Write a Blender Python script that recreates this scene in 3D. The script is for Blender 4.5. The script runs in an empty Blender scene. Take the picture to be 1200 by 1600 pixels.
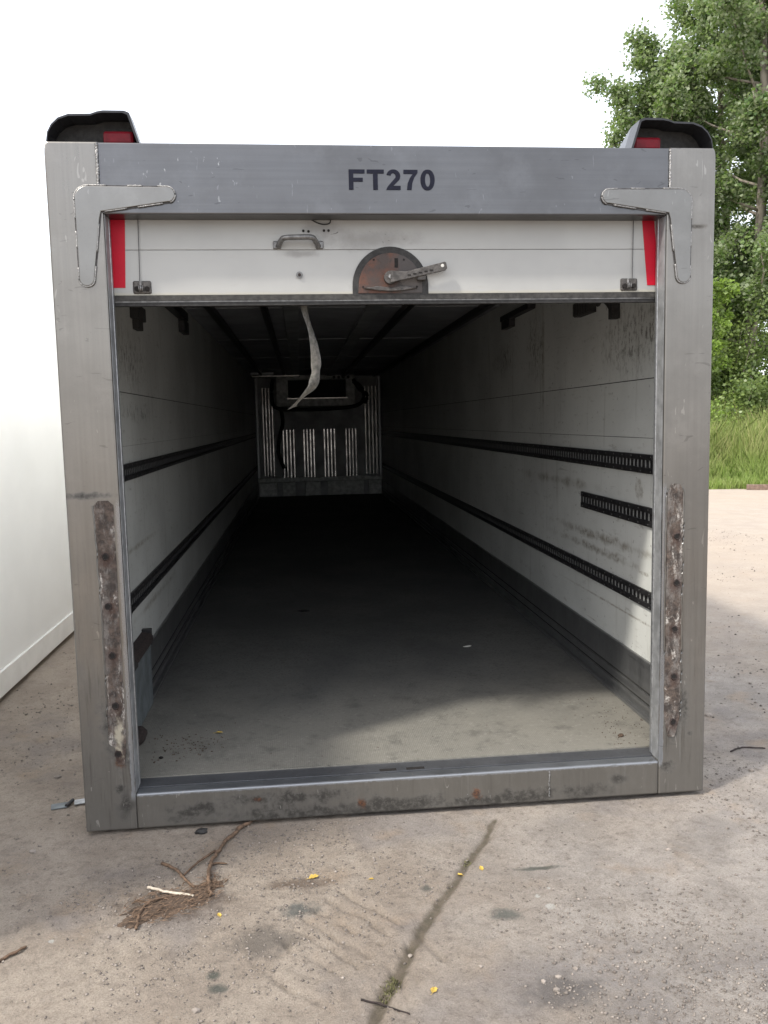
import bpy, bmesh, math, random
import numpy as np
from mathutils import Vector, Matrix
random.seed(7); rng = np.random.default_rng(7)
scene = bpy.context.scene
COL = scene.collection

# ------------------------------------------------------------------ camera
cam_d = bpy.data.cameras.new('camera'); cam = bpy.data.objects.new('camera', cam_d); COL.objects.link(cam)
cam_d.sensor_fit = 'VERTICAL'; cam_d.sensor_height = 24.0; cam_d.lens = 1312.73 / 1600 * 24.0
cam_d.clip_start = 0.05; cam_d.clip_end = 3000
_r = Vector((0.99476333, -0.09990435, -0.02156497)); _u = Vector((0.0321116, 0.10519367, 0.99393317)); _f = Vector((0.09702974, 0.98942075, -0.10785089))
m4 = Matrix.Identity(4)
for i in range(3):
    m4[i][0] = _r[i]; m4[i][1] = _u[i]; m4[i][2] = -_f[i]
m4.translation = Vector((-0.3847, -3.2744, 1.5943))
cam.matrix_world = m4
scene.camera = cam

# ------------------------------------------------------------------ sky, sun, exposure
TOSUN = Vector((-0.72, -0.397, 1.0)).normalized()
SUN_EL = math.asin(TOSUN.z); SUN_ROT = math.atan2(TOSUN.x, TOSUN.y)
world = bpy.data.worlds.new('World'); scene.world = world; world.use_nodes = True
wt = world.node_tree; wt.nodes.clear()
wo = wt.nodes.new('ShaderNodeOutputWorld'); wb = wt.nodes.new('ShaderNodeBackground')
sk = wt.nodes.new('ShaderNodeTexSky'); sk.sky_type = 'NISHITA'; sk.sun_disc = False
sk.sun_elevation = SUN_EL; sk.sun_rotation = SUN_ROT; sk.air_density = 1.0; sk.dust_density = 3.0; sk.ozone_density = 1.0
wm = wt.nodes.new('ShaderNodeMix'); wm.data_type = 'RGBA'; wm.inputs['Factor'].default_value = 0.62
wm.inputs[7].default_value = (8.6, 8.7, 9.0, 1)            # thin bright cloud veil over the whole sky
wt.links.new(sk.outputs[0], wm.inputs[6]); wt.links.new(wm.outputs[2], wb.inputs['Color'])
wb.inputs['Strength'].default_value = 0.15
wt.links.new(wb.outputs[0], wo.inputs['Surface'])
sun_d = bpy.data.lights.new('sun', 'SUN'); sun = bpy.data.objects.new('sun', sun_d); COL.objects.link(sun)
sun_d.energy = 2.2; sun_d.angle = math.radians(4.0); sun_d.color = (1.0, 0.95, 0.86)
sun.rotation_euler = TOSUN.to_track_quat('Z', 'Y').to_euler(); sun.location = (-20, -12, 30)
vs = scene.view_settings
vs.view_transform = 'Standard'; vs.look = 'None'; vs.gamma = 1.0; vs.use_curve_mapping = False; vs.exposure = 0.93
scene.render.engine = 'CYCLES'
scene.cycles.use_denoising = True
scene.cycles.diffuse_bounces = 8; scene.cycles.max_bounces = 12; scene.cycles.transparent_max_bounces = 8

# ------------------------------------------------------------------ material helpers
class NT:
    def __init__(s, name):
        s.m = bpy.data.materials.new(name); s.m.use_nodes = True; s.t = s.m.node_tree
        s.b = s.t.nodes['Principled BSDF']
        s.P = s.new('ShaderNodeTexCoord').outputs['Object']
    def new(s, t): return s.t.nodes.new(t)
    def put(s, sock, v):
        if isinstance(v, bpy.types.NodeSocket): s.t.links.new(v, sock)
        else:
            if isinstance(v, (tuple, list)) and len(v) == 3 and sock.type == 'RGBA': v = (*v, 1)
            sock.default_value = v
    def math(s, op, a, b=0.0, clamp=False):
        n = s.new('ShaderNodeMath'); n.operation = op; n.use_clamp = clamp; s.put(n.inputs[0], a); s.put(n.inputs[1], b); return n.outputs[0]
    def vec(s, op, a, b=None):
        n = s.new('ShaderNodeVectorMath'); n.operation = op; s.put(n.inputs[0], a)
        if b is not None: s.put(n.inputs[1], b)
        return n.outputs['Value'] if op in ('LENGTH', 'DOT_PRODUCT', 'DISTANCE') else n.outputs[0]
    def scale(s, sc, P=None): return s.vec('MULTIPLY', P or s.P, sc)
    def noise(s, scale=5, detail=4, rough=.55, P=None, out='Fac', dist=0):
        n = s.new('ShaderNodeTexNoise'); s.put(n.inputs['Vector'], P or s.P); s.put(n.inputs['Scale'], scale)
        s.put(n.inputs['Detail'], detail); s.put(n.inputs['Roughness'], rough); s.put(n.inputs['Distortion'], dist); return n.outputs[out]
    def voro(s, scale=5, P=None, out='Distance', rnd=1.0):
        n = s.new('ShaderNodeTexVoronoi'); s.put(n.inputs['Vector'], P or s.P); s.put(n.inputs['Scale'], scale); s.put(n.inputs['Randomness'], rnd); return n.outputs[out]
    def step(s, v, a, b, lo=0.0, hi=1.0):
        n = s.new('ShaderNodeMapRange'); n.interpolation_type = 'SMOOTHSTEP'
        for i, q in enumerate((v, a, b, lo, hi)): s.put(n.inputs[i], q)
        return n.outputs[0]
    def mix(s, f, a, b, mode='MIX'):
        n = s.new('ShaderNodeMix'); n.data_type = 'RGBA'; n.blend_type = mode
        s.put(n.inputs['Factor'], f); s.put(n.inputs[6], a); s.put(n.inputs[7], b); return n.outputs[2]
    def mul(s, a, b): return s.math('MULTIPLY', a, b)
    def mx(s, a, b): return s.math('MAXIMUM', a, b)
    def blob(s, c, r, amt=.5, nscale=30, soft=.45):
        n = s.noise(nscale, 4, .65)
        d = s.vec('LENGTH', s.vec('DIVIDE', s.vec('SUBTRACT', s.P, c), r))
        d = s.math('ADD', d, s.math('MULTIPLY', s.math('SUBTRACT', n, .5), amt * 2))
        return s.step(d, 1.0, 1.0 - soft)
    def bump(s, h, strength=.3, dist=.01):
        n = s.new('ShaderNodeBump'); s.put(n.inputs['Height'], h); n.inputs['Strength'].default_value = strength; n.inputs['Distance'].default_value = dist
        s.t.links.new(n.outputs[0], s.b.inputs['Normal'])
    def set(s, col=None, rough=None, metal=None, spec=None):
        if col is not None: s.put(s.b.inputs['Base Color'], col)
        if rough is not None: s.put(s.b.inputs['Roughness'], rough)
        if metal is not None: s.put(s.b.inputs['Metallic'], metal)
        if spec is not None: s.put(s.b.inputs['Specular IOR Level'], spec)
        return s

def simple(name, col, rough=.6, metal=0.0, var=.25, nscale=25, bump=.15, spec=.5):
    n = NT(name); f = n.noise(nscale, 5, .6)
    lo = tuple(c * (1 - var) for c in col); hi = tuple(min(1, c * (1 + var)) for c in col)
    n.set(n.mix(n.step(f, .3, .7), lo, hi), n.math('ADD', rough - .08, n.math('MULTIPLY', n.noise(nscale * 2.3, 3), .16)), metal, spec)
    if bump: n.bump(n.noise(nscale * 4, 4), bump, .004)
    return n.m

def make_steel(name, blobs_dark=(), blobs_rust=(), chips=None, stretch=(60, 60, 1.2), grime=.5, base=(.215, .204, .188), wear=None, run_k=.7):
    n = NT(name)
    st = n.noise(1.0, 5, .6, n.scale(stretch))
    cl = n.noise(2.2, 5, .62)
    lo = tuple(c * .94 for c in base); hi = tuple(c * 1.05 for c in base)
    c = n.mix(n.step(st, .3, .72), lo, hi)
    c = n.mix(n.mul(n.step(cl, .40, .68), .5), c, tuple(b * .70 for b in base))
    c = n.mix(n.mul(n.step(n.noise(5.5, 5, .65, n.vec('ADD', n.P, (4, 0, 2))), .50, .70), .35), c, tuple(b * 1.30 for b in base))
    z = n.new('ShaderNodeSeparateXYZ'); n.put(z.inputs[0], n.P)
    # road grime that thins out upwards, broken by noise and by vertical run marks
    g = n.mul(n.step(n.math('ADD', z.outputs[2], n.mul(n.noise(6, 6, .7, n.scale((2.2, 2.2, .6))), 1.5)), 1.75, .70), grime)
    c = n.mix(n.mul(g, .8), c, (.062, .054, .043))
    low = n.step(z.outputs[2], 1.5, .5)
    run = n.mul(n.mul(n.step(n.noise(1, 5, .65, n.scale((52, 52, 2.6))), .54, .70), low), grime * run_k)
    c = n.mix(run, c, (.040, .034, .027))
    run2 = n.mul(n.mul(n.step(n.noise(1, 4, .6, n.vec('ADD', n.scale((64, 64, 2.0)), (7, 3, 2))), .60, .70), low), grime * .8 * run_k)
    c = n.mix(run2, c, (.23, .225, .212))
    fine = n.step(n.noise(120, 3, .7), .56, .72)
    c = n.mix(n.mul(fine, .22), c, (.12, .11, .10))
    rough = n.math('ADD', .27, n.mul(st, .12)); rough = n.math('ADD', rough, n.mul(g, .35)); rough = n.math('ADD', rough, n.mul(n.math('SUBTRACT', cl, .5), .3))
    metal = n.math('SUBTRACT', .94, n.mul(n.mx(g, run), .75), True)
    if wear:                                   # strip of rubbed bright steel (axis, centre, half width, max z)
        ax, c0, hw, zm = wear
        d = n.math('ABSOLUTE', n.math('SUBTRACT', z.outputs[ax], c0))
        w = n.mul(n.step(n.math('ADD', d, n.mul(n.math('SUBTRACT', n.noise(34, 4, .7, n.scale((1, 1, .4 if ax == 0 else 1))), .5), hw * 2.2)), hw * 1.15, hw * .5), n.mul(n.step(z.outputs[2], zm, zm - .06), n.step(z.outputs[2], .11, .15)))
        c = n.mix(n.mul(w, .75), c, (.33, .35, .38)); rough = n.math('SUBTRACT', rough, n.mul(w, .15)); metal = n.math('MAXIMUM', metal, n.mul(w, .9))
    dark = None
    for b in blobs_dark:
        q = n.blob(*b); dark = q if dark is None else n.mx(dark, q)
    if dark is not None:
        dark = n.mul(dark, n.step(n.noise(48, 5, .75), .34, .56, .45, .97))
        c = n.mix(dark, c, (.030, .027, .023)); rough = n.math('ADD', rough, n.mul(dark, .3)); metal = n.math('SUBTRACT', metal, dark, True)
    rust = None
    for b in blobs_rust:
        q = n.blob(*b); rust = q if rust is None else n.mx(rust, q)
    if rust is not None:
        rc = n.mix(n.step(n.noise(90, 4), .4, .6), (.11, .045, .02), (.045, .022, .014))
        rust = n.mul(rust, .85)
        c = n.mix(rust, c, rc); metal = n.math('SUBTRACT', metal, rust, True); rough = n.math('ADD', rough, n.mul(rust, .35))
    sc_ = n.mul(n.step(n.noise(1, 2, .5, n.vec('ADD', n.scale((34, 34, 9)), (1, 5, 3)), dist=1.6), .715, .735), .35)
    c = n.mix(sc_, c, tuple(min(1, b * 1.9) for b in base))
    sd_ = n.mul(n.step(n.noise(1, 2, .5, n.vec('ADD', n.scale((11, 11, 40)), (8, 5, 1)), dist=1.2), .70, .72), .4)
    c = n.mix(sd_, c, tuple(b * .45 for b in base))
    if chips:
        ch = n.mul(n.step(n.noise(22, 3, .6, n.scale((2.4, 1, 1.0))), .655, .70), n.blob(*chips))
        c = n.mix(n.mul(ch, .5), c, (.50, .52, .52)); metal = n.math('SUBTRACT', metal, ch, True)
    n.set(c, rough, metal)
    n.bump(n.math('ADD', n.mul(st, .3), n.mul(n.noise(60, 4), .5)), .08, .003)
    return n.m

def make_wallmat(name, blobs=(), scuffs=(), base=(.56, .57, .545)):
    n = NT(name)
    c = n.mix(n.step(n.noise(1.3, 5, .6), .35, .7), base, tuple(b * .80 for b in base))
    fine = n.step(n.noise(1, 6, .75, n.scale((8, 6, 22))), .56, .72)
    c = n.mix(n.mul(fine, .5), c, (.19, .178, .152))
    spots = n.step(n.noise(30, 5, .7, n.scale((1, .8, 1.0))), .615, .68)
    c = n.mix(n.mul(spots, .6), c, (.09, .08, .07))
    str_ = n.step(n.noise(1, 5, .65, n.scale((16, 16, 1.2))), .56, .76)
    c = n.mix(n.mul(str_, .5), c, (.23, .22, .19))
    scr = n.step(n.noise(1, 3, .5, n.vec('ADD', n.scale((5, 3.0, 60)), (3, 1, 4)), dist=.8), .70, .73)
    c = n.mix(n.mul(scr, .35), c, (.13, .12, .10))
    for b in blobs:
        q = n.mul(n.blob(*b), n.step(n.noise(26, 6, .82, n.scale((1, 1.3, .6))), .50, .575)); c = n.mix(n.mul(q, .85), c, (.085, .078, .065))
    for b in scuffs:
        q = n.mul(n.blob(*b), n.step(n.noise(24, 5, .75), .38, .6, .25, 1)); c = n.mix(n.mul(q, .75), c, (.16, .135, .10))
    n.set(c, .48, 0, .45); n.bump(n.noise(4, 3), .05, .01)
    return n.m

M = {}
M['post_l'] = make_steel('steel_left_post',
    [((-1.122, 0, .32), (.045, 1, .10), .9, 26, .8), ((-1.115, 0, .10), (.05, 1, .11), 1.0, 24, .9), ((-1.20, 0, 1.335), (.13, 1, .018), 1.0, 22, .9), ((-1.15, 0, .44), (.06, 1, .16), 1.1, 22, .9), ((-1.13, 0, .17), (.04, 1, .03), .8, 40, .9)],
    [((-1.13, 0, .28), (.03, 1, .03), .7, 40, .8)], None, (60, 60, 1.2), .75, wear=(0, -1.084, .009, 1.33))
M['post_r'] = make_steel('steel_right_post',
    [((1.108, 0, .12), (.05, 1, .035), .9, 40, .8), ((1.185, 0, .37), (.022, 1, .14), .9, 36, .9), ((1.2, 0, 2.33), (.06, 1, .012), 1.1, 24, .9), ((1.21, 0, .26), (.015, 1, .015), .5, 60, .8), ((1.14, 0, .27), (.04, 1, .05), .8, 40, .9)],
    (), None, (60, 60, 1.2), .7, wear=(0, 1.085, .010, 1.33))
M['header'] = make_steel('steel_header', (), (), ((-.75, 0, 2.50), (.28, 1, .16), .3, 12, .8), (.9, 60, 60), .2, (.130, .130, .134))
M['sill'] = make_steel('steel_sill', [((0, 0, .03), (1.3, 1, .05), 1.5, 9, .95), ((-.2, 0, .015), (.75, 1, .04), 1.2, 10, .9), ((-.85, 0, .06), (.16, 1, .05), 1.2, 16, .9), ((-.45, 0, .09), (.35, 1, .04), 1.3, 14, .9), ((.9, 0, .08), (.06, 1, .04), 1.0, 24, .9), ((.4, 0, .02), (.4, 1, .03), 1.3, 14, .9)],
    [((-.181, 0, .046), (.024, 1, .032), .9, 40, .8), ((.296, 0, .055), (.03, 1, .034), .9, 40, .8), ((-.6, 0, .09), (.03, 1, .012), .8, 40, .8)], ((.27, 0, .045), (.14, 1, .06), .6, 26, .9), (30, 40, 4), .85, (.215, .204, .186), wear=(2, .142, .010, 2), run_k=.25)
M['gusset'] = make_steel('steel_gusset', (), (), None, (5, 5, 5), .1, (.205, .20, .19))
M['bead'] = simple('weld_bead_metal', (.26, .255, .25), .42, .8, .3, 160, .5)
M['heat_shade'] = simple('weld_tint_and_shadow', (.075, .07, .068), .5, .5, .4, 60, .2)  # weld discolouration and the shadow beside it, painted as one dark tone
M['sillplate'] = make_steel('steel_threshold', (), (), None, (6, 30, 5), .4, (.17, .18, .20))
M['alu'] = simple('aluminium_trim', (.34, .35, .36), .38, .75, .2, 60, .2)
M['black'] = simple('black_plastic', (.012, .012, .014), .32, 0, .3, 40, .05)
M['rubber'] = simple('black_rubber', (.022, .021, .02), .75, 0, .4, 60, .3)
M['seal'] = simple('dusty_rubber_seal', (.032, .030, .027), .7, 0, .5, 50, .3)
M['grille'] = simple('fan_grille_dark', (.025, .025, .027), .7, 0, .3, 20, .1)
M['jamb'] = simple('grey_jamb_lining', (.20, .205, .21), .5, .15, .25, 18, .1)
M['lens'] = simple('red_lens', (.13, .003, .009), .35, 0, .2, 30, 0, .2)
M['tape'] = simple('red_reflective_tape', (.40, .005, .020), .45, 0, .10, 8, .05, .2)
M['ink'] = simple('navy_black_vinyl', (.008, .009, .018), .6, 0, .2, 60, .02, .15)
M['hole'] = simple('bolt_hole_dark', (.008, .006, .005), .9, 0, .2, 60, 0)
M['rail'] = simple('dark_rail_metal', (.035, .034, .036), .45, .55, .4, 30, .2)
M['railback'] = simple('rail_slot_metal', (.25, .255, .25), .5, .1, .2, 40, .1)
M['kick'] = make_steel('kick_plate_metal', (), (), None, (40, 1.2, 40), .25, (.30, .305, .31))
M['galv'] = simple('galvanised_plate', (.145, .163, .170), .5, .3, .3, 12, .2)
M['rustybit'] = simple('rusty_lump', (.028, .019, .017), .85, .1, .5, 60, .6)
M['ceil'] = simple('ceiling_grp', (.25, .255, .27), .55, 0, .2, 3, .05)
M['bulk'] = simple('bulkhead_panel', (.27, .28, .285), .5, .1, .3, 3, .1)
M['bright'] = simple('polished_rib', (.42, .41, .39), .22, 1.0, .5, 7, .0)
M['evap'] = simple('evaporator_casing', (.42, .435, .42), .5, .3, .3, 12, .1)
M['white_grp'] = simple('white_grp_skin', (.86, .86, .84), .35, 0, .03, 2, .03)
M['white_rail'] = simple('white_rail_paint', (.80, .79, .76), .4, 0, .05, 6, .05)
M['strap'] = simple('dirty_canvas_strap', (.21, .20, .178), .85, 0, .35, 60, .4)
M['cable'] = simple('steel_cable', (.10, .10, .10), .5, .6, .2, 80, 0)
M['lever'] = simple('dirty_lever_metal', (.085, .078, .072), .5, .55, .4, 60, .4)
M['handle'] = simple('grey_cast_handle', (.15, .147, .143), .36, .6, .3, 50, .2)
M['wall_r'] = make_wallmat('wall_right',
    [((1.234, .6, 1.98), (1, .75, .26), .5, 4, .9), ((1.234, 2.4, 2.05), (1, .3, .30), .8, 5, .9), ((1.234, 3.3, 2.05), (1, .5, .14), .8, 5, .9)],
    [((1.234, .62, 1.24), (1, .06, .065), .3, 30), ((1.234, 1.1, .935), (1, 1.3, .035), 1.0, 9, .95), ((1.234, 1.3, .86), (1, .9, .03), 1.3, 9, .95), ((1.234, .55, .84), (1, .07, .012), .4, 30), ((1.234, .9, .6), (1, 1.3, .008), .6, 9, .9),
     ((1.234, 2.23, 2.0), (1, .045, .6), .5, 8, .9), ((1.234, 1.9, 1.2), (1, 1.0, .04), 1.3, 6, .95)])
M['wall_l'] = make_wallmat('wall_left',
    [((-1.234, 1.15, 1.93), (1, .7, .2), .6, 5, .9), ((-1.234, 1.3, 1.66), (1, .6, .06), .8, 7, .9)],
    [((-1.234, 1.6, .62), (1, .9, .03), .9, 9, .9), ((-1.234, 1.2, .98), (1, .7, .02), .9, 12, .9)], (.51, .52, .50))
def door_mat():
    n = NT('door_white_panel')
    base = n.mix(n.step(n.noise(2.5, 4), .35, .7), (.36, .36, .346), (.315, .315, .304))
    c = n.mix(n.mul(n.step(n.noise(1, 5, .7, n.scale((5, 5, 22))), .58, .72), .22), base, (.30, .28, .25))
    for b in [((-.27, .09, 2.345), (.12, 1, .05), .6, 18, .9), ((-.10, .09, 2.30), (.24, 1, .05), .7, 16, .9), ((-.36, .09, 2.245), (.10, 1, .02), .6, 25, .9), ((0, .09, 2.13), (.19, 1, .05), .4, 25, .5)]:
        c = n.mix(n.mul(n.blob(*b), .45), c, (.11, .10, .09))
    sc = n.step(n.noise(1, 2, .5, n.scale((26, 26, 70)), dist=1.2), .69, .72)
    c = n.mix(n.mul(n.mul(sc, n.blob((-.1, .09, 2.31), (.3, 1, .06), .3, 10, .6)), .8), c, (.06, .055, .05))
    z = n.new('ShaderNodeSeparateXYZ'); n.put(z.inputs[0], n.P)
    c = n.mix(n.mul(n.step(n.math('ADD', z.outputs[2], n.mul(n.noise(9, 3), .02)), 2.118, 2.104), .45), c, (.40, .37, .27))
    n.set(c, .42, 0, .45); n.bump(n.noise(3, 3), .04, .01); return n.m
M['door'] = door_mat()
def plate_rust():
    n = NT('rusty_lock_plate')
    c = n.mix(n.step(n.noise(14, 5, .65), .38, .62), (.105, .047, .031), (.058, .043, .038))
    c = n.mix(n.mul(n.step(n.noise(70, 4), .55, .7), .6), c, (.04, .028, .022))
    z = n.new('ShaderNodeSeparateXYZ'); n.put(z.inputs[0], n.P)
    c = n.mix(n.step(n.math('ADD', z.outputs[0], n.mul(n.noise(20, 4), .06)), .02, .07), c, (.06, .052, .049))
    n.set(c, .65, .25); n.bump(n.noise(90, 5), .4, .003); return n.m
M['lockplate'] = plate_rust()
def strip_rust(name, sgn):
    n = NT(name)
    c = n.mix(n.step(n.noise(28, 6, .7), .36, .64), (.036, .028, .024), (.115, .085, .068))
    c = n.mix(n.mul(n.step(n.noise(17, 6, .75, n.scale((1.4, 1, .5))), .46, .62), .8), c, (.17, .155, .142))
    fl = n.step(n.noise(8, 7, .8, n.scale((1.7, 1, .6)), dist=.5), .52, .60)
    fl = n.mul(fl, n.step(n.noise(60, 5, .8), .36, .56)); c = n.mix(n.mul(fl, .92), c, (.48, .45, .41)); c = n.mix(n.mul(n.step(n.noise(6, 6, .75, n.vec('ADD', n.P, (2, 0, 5))), .53, .62), .75), c, (.035, .027, .023))
    c = n.mix(n.mul(n.step(n.noise(90, 4, .7), .55, .66), .7), c, (.05, .04, .035))
    rb = None
    for zz in RZ:
        q = n.blob((sgn * 1.136, 0, zz - .012), (.04, 1, .05), .6, 50, .7); rb = q if rb is None else n.mx(rb, q)
    c = n.mix(n.mul(rb, .6), c, (.055, .028, .02))
    if sgn < 0: c = n.mix(n.mul(n.blob((-1.125, 0, .385), (.022, 1, .10), 1.1, 40, .9), .8), c, (.42, .385, .30))
    n.set(c, .85, .1); n.bump(n.noise(60, 6, .7), .9, .006); return n.m
RZ = (1.10, .906, .712, .51, .315)
M['rust_l'] = strip_rust('rust_strip_left', -1); M['rust_r'] = strip_rust('rust_strip_right', 1)
def floor_mat():
    n = NT('trailer_floor_grit')
    c = n.mix(n.step(n.noise(1.6, 5, .6), .35, .68), (.085, .086, .084), (.13, .129, .12))
    c = n.mix(n.step(n.noise(70, 5, .75), .5, .66), c, (.045, .045, .042))
    s = n.new('ShaderNodeSeparateXYZ'); n.put(s.inputs[0], n.P)
    dust = n.mul(n.step(n.math('ADD', s.outputs[1], n.mul(n.noise(2.4, 5, .65), 1.5)), 2.6, 1.0), .65)
    c = n.mix(dust, c, (.225, .212, .18)); c = n.mix(n.mul(n.step(n.noise(9, 6, .75), .5, .68), .5), c, (.06, .058, .052)); c = n.mix(n.mul(n.mul(n.step(n.noise(48, 5, .8), .57, .64), dust), .8), c, (.28, .27, .245))
    ch = n.voro(85, n.scale((1.4, .8, 1)), rnd=.15)
    c = n.mix(n.mul(n.step(ch, .25, .1), .35), c, (.22, .215, .2))
    n.set(c, .62, 0, .4); n.bump(n.math('ADD', n.step(ch, .5, .1), n.noise(90, 3)), .35, .003); return n.m
M['floor'] = floor_mat()
def bark_mat():
    n = NT('pale_bark'); c = n.mix(n.step(n.noise(1, 5, .6, n.scale((6, 6, 2.5))), .35, .65), (.30, .265, .22), (.14, .12, .10))
    n.set(c, .9); n.bump(n.noise(12, 5), .5, .03); return n.m
M['bark'] = bark_mat()
def leaf_mat(name, a, b, under, trans=.35, rough=.42):
    n = NT(name); at = n.new('ShaderNodeAttribute'); at.attribute_name = 'tint'
    c = n.mix(at.outputs['Fac'], a, b)
    ge = n.new('ShaderNodeNewGeometry'); c = n.mix(ge.outputs['Backfacing'], c, under)
    n.set(c, rough, 0, .5)
    tr = n.new('ShaderNodeBsdfTranslucent'); n.put(tr.inputs['Color'], n.mix(.5, c, (.22, .34, .04)))
    ms = n.new('ShaderNodeMixShader'); ms.inputs[0].default_value = trans
    n.t.links.new(n.b.outputs[0], ms.inputs[1]); n.t.links.new(tr.outputs[0], ms.inputs[2])
    n.t.links.new(ms.outputs[0], n.t.nodes['Material Output'].inputs['Surface']); return n.m
M['leaf_poplar'] = leaf_mat('poplar_leaf', (.066, .128, .040), (.18, .26, .078), (.30, .35, .22), .45)
M['leaf_lime'] = leaf_mat('lime_leaf', (.18, .29, .045), (.30, .42, .08), (.28, .38, .12), .5)
M['leaf_shrub'] = leaf_mat('shrub_leaf', (.075, .125, .035), (.22, .28, .075), (.20, .26, .10))
M['grass'] = leaf_mat('grass_blade', (.25, .37, .07), (.60, .53, .28), (.32, .40, .13), .4, .6)
M['leaf_yellow'] = simple('fallen_yellow_leaf', (.50, .34, .07), .6, 0, .35, 60, .2)
M['root'] = simple('dry_root', (.12, .076, .048), .9, 0, .5, 60, .6)
M['root_pale'] = simple('pale_stripped_twig', (.46, .40, .32), .8, 0, .2, 80, .3)
M['soil'] = simple('dry_soil', (.075, .050, .034), .95, 0, .5, 50, .8)
M['moss'] = simple('moss', (.13, .125, .055), .95, 0, .5, 60, .6)
M['timber'] = simple('weathered_timber', (.16, .11, .085), .9, 0, .4, 14, .4)
M['litter'] = simple('pale_litter', (.55, .54, .50), .7, 0, .2, 40, .1)
def stone_mat():
    n = NT('stone_grey'); oi = n.new('ShaderNodeAttribute'); oi.attribute_name = 'tint'
    c = n.mix(oi.outputs['Fac'], (.10, .085, .072), (.33, .29, .25)); n.set(n.mix(n.mul(n.noise(90, 3), .5), c, (.2, .17, .15)), .9); return n.m
M['stone'] = stone_mat()
def ground_mat():
    n = NT('dusty_concrete')
    big = n.noise(.55, 5, .6); mid = n.noise(2.6, 6, .65); fine = n.noise(26, 6, .7)
    s = n.new('ShaderNodeSeparateXYZ'); n.put(s.inputs[0], n.P)
    right = n.step(n.math('ADD', s.outputs[0], n.mul(n.math('SUBTRACT', mid, .5), 1.8)), -.35, .75)
    dust = n.mix(n.step(mid, .36, .66), (.325, .272, .222), (.43, .368, .304))
    conc = n.mix(n.step(n.noise(3.1, 5, .65), .36, .66), (.29, .265, .242), (.42, .382, .346))
    c = n.mix(n.mul(right, n.step(big, .3, .6)), dust, conc)
    c = n.mix(n.mul(n.step(n.noise(1.7, 4, .6, n.vec('ADD', n.P, (5, 2, 0))), .52, .68), .5), c, (.20, .187, .19))
    c = n.mix(n.mul(n.step(n.noise(3.7, 4, .6, n.vec('ADD', n.P, (1, 9, 0))), .55, .72), .5), c, (.36, .27, .19))
    c = n.mix(n.mul(n.step(fine, .46, .68), .42), c, (.16, .133, .112))
    c = n.mix(n.mul(n.step(n.noise(52, 6, .85), .575, .65), .6), c, (.10, .083, .07))
    c = n.mix(n.mul(n.step(n.noise(62, 4, .7, n.vec('ADD', n.P, (3, 3, 1))), .60, .67), .65), c, (.40, .36, .31))
    c = n.mix(n.mul(n.step(n.noise(170, 4, .8), .42, .62), .40), c, (.165, .138, .115)); c = n.mix(n.mul(n.step(n.noise(150, 4, .8, n.vec('ADD', n.P, (2, 7, 1))), .55, .68), .4), c, (.42, .37, .32))
    # far part of the yard: sunlit brightness put into a paler ground colour
    far = n.step(n.math('ADD', s.outputs[1], n.mul(mid, 2)), 1.2, 5.5)
    c = n.mix(n.mul(far, .6), c, (.46, .385, .315))
    # dark green-black stains and white droppings with shapes of their own
    for p, r, col in [((-.438, -.621, 0), (.085, .05, 1), (.07, .085, .085)), ((.42, -.464, 0), (.11, .018, 1), (.055, .065, .055)), ((.236, -.731, 0), (.07, .05, 1), (.09, .10, .09)),
                      ((-.001, -.545, 0), (.03, .025, 1), (.06, .07, .065)), ((-.67, -.976, 0), (.04, .03, 1), (.045, .06, .055)), ((-.69, -.92, 0), (.025, .03, 1), (.06, .075, .065)),
                      ((-.55, -.78, 0), (.16, .10, 1), (.13, .115, .10)), ((.30, -1.12, 0), (.16, .10, 1), (.12, .11, .105)), ((-.86, -.53, 0), (.25, .14, 1), (.085, .06, .045)), ((-.44, -.46, 0), (.16, .05, 1), (.13, .095, .072))]:
        c = n.mix(n.mul(n.blob(p, r, .7, 22, .7), .75), c, col)
    for p, r in [((.394, -.705, 0), (.022, .018, 1)), ((.37, -.64, 0), (.010, .014, 1)), ((-1.215, -.692, 0), (.016, .012, 1)), ((.42, -.60, 0), (.009, .008, 1))]:
        c = n.mix(n.mul(n.blob(p, r, 1.0, 70, .7), .8), c, (.46, .45, .42))
    at = n.new('ShaderNodeAttribute'); at.attribute_name = 'crack'
    c = n.mix(at.outputs['Fac'], c, n.mix(n.step(n.noise(30, 4), .4, .6), (.14, .115, .086), (.105, .09, .062)))
    n.set(c, .93, 0, .25)
    n.bump(n.math('ADD', n.mul(fine, .6), n.mul(n.noise(130, 6, .85), .9)), 1.0, .012)
    return n.m
M['ground'] = ground_mat()
def bank_mat():
    n = NT('grass_soil'); n.set(n.mix(n.step(n.noise(3, 5), .4, .6), (.22, .30, .07), (.34, .36, .13)), .95); return n.m
M['bank'] = bank_mat()

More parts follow.
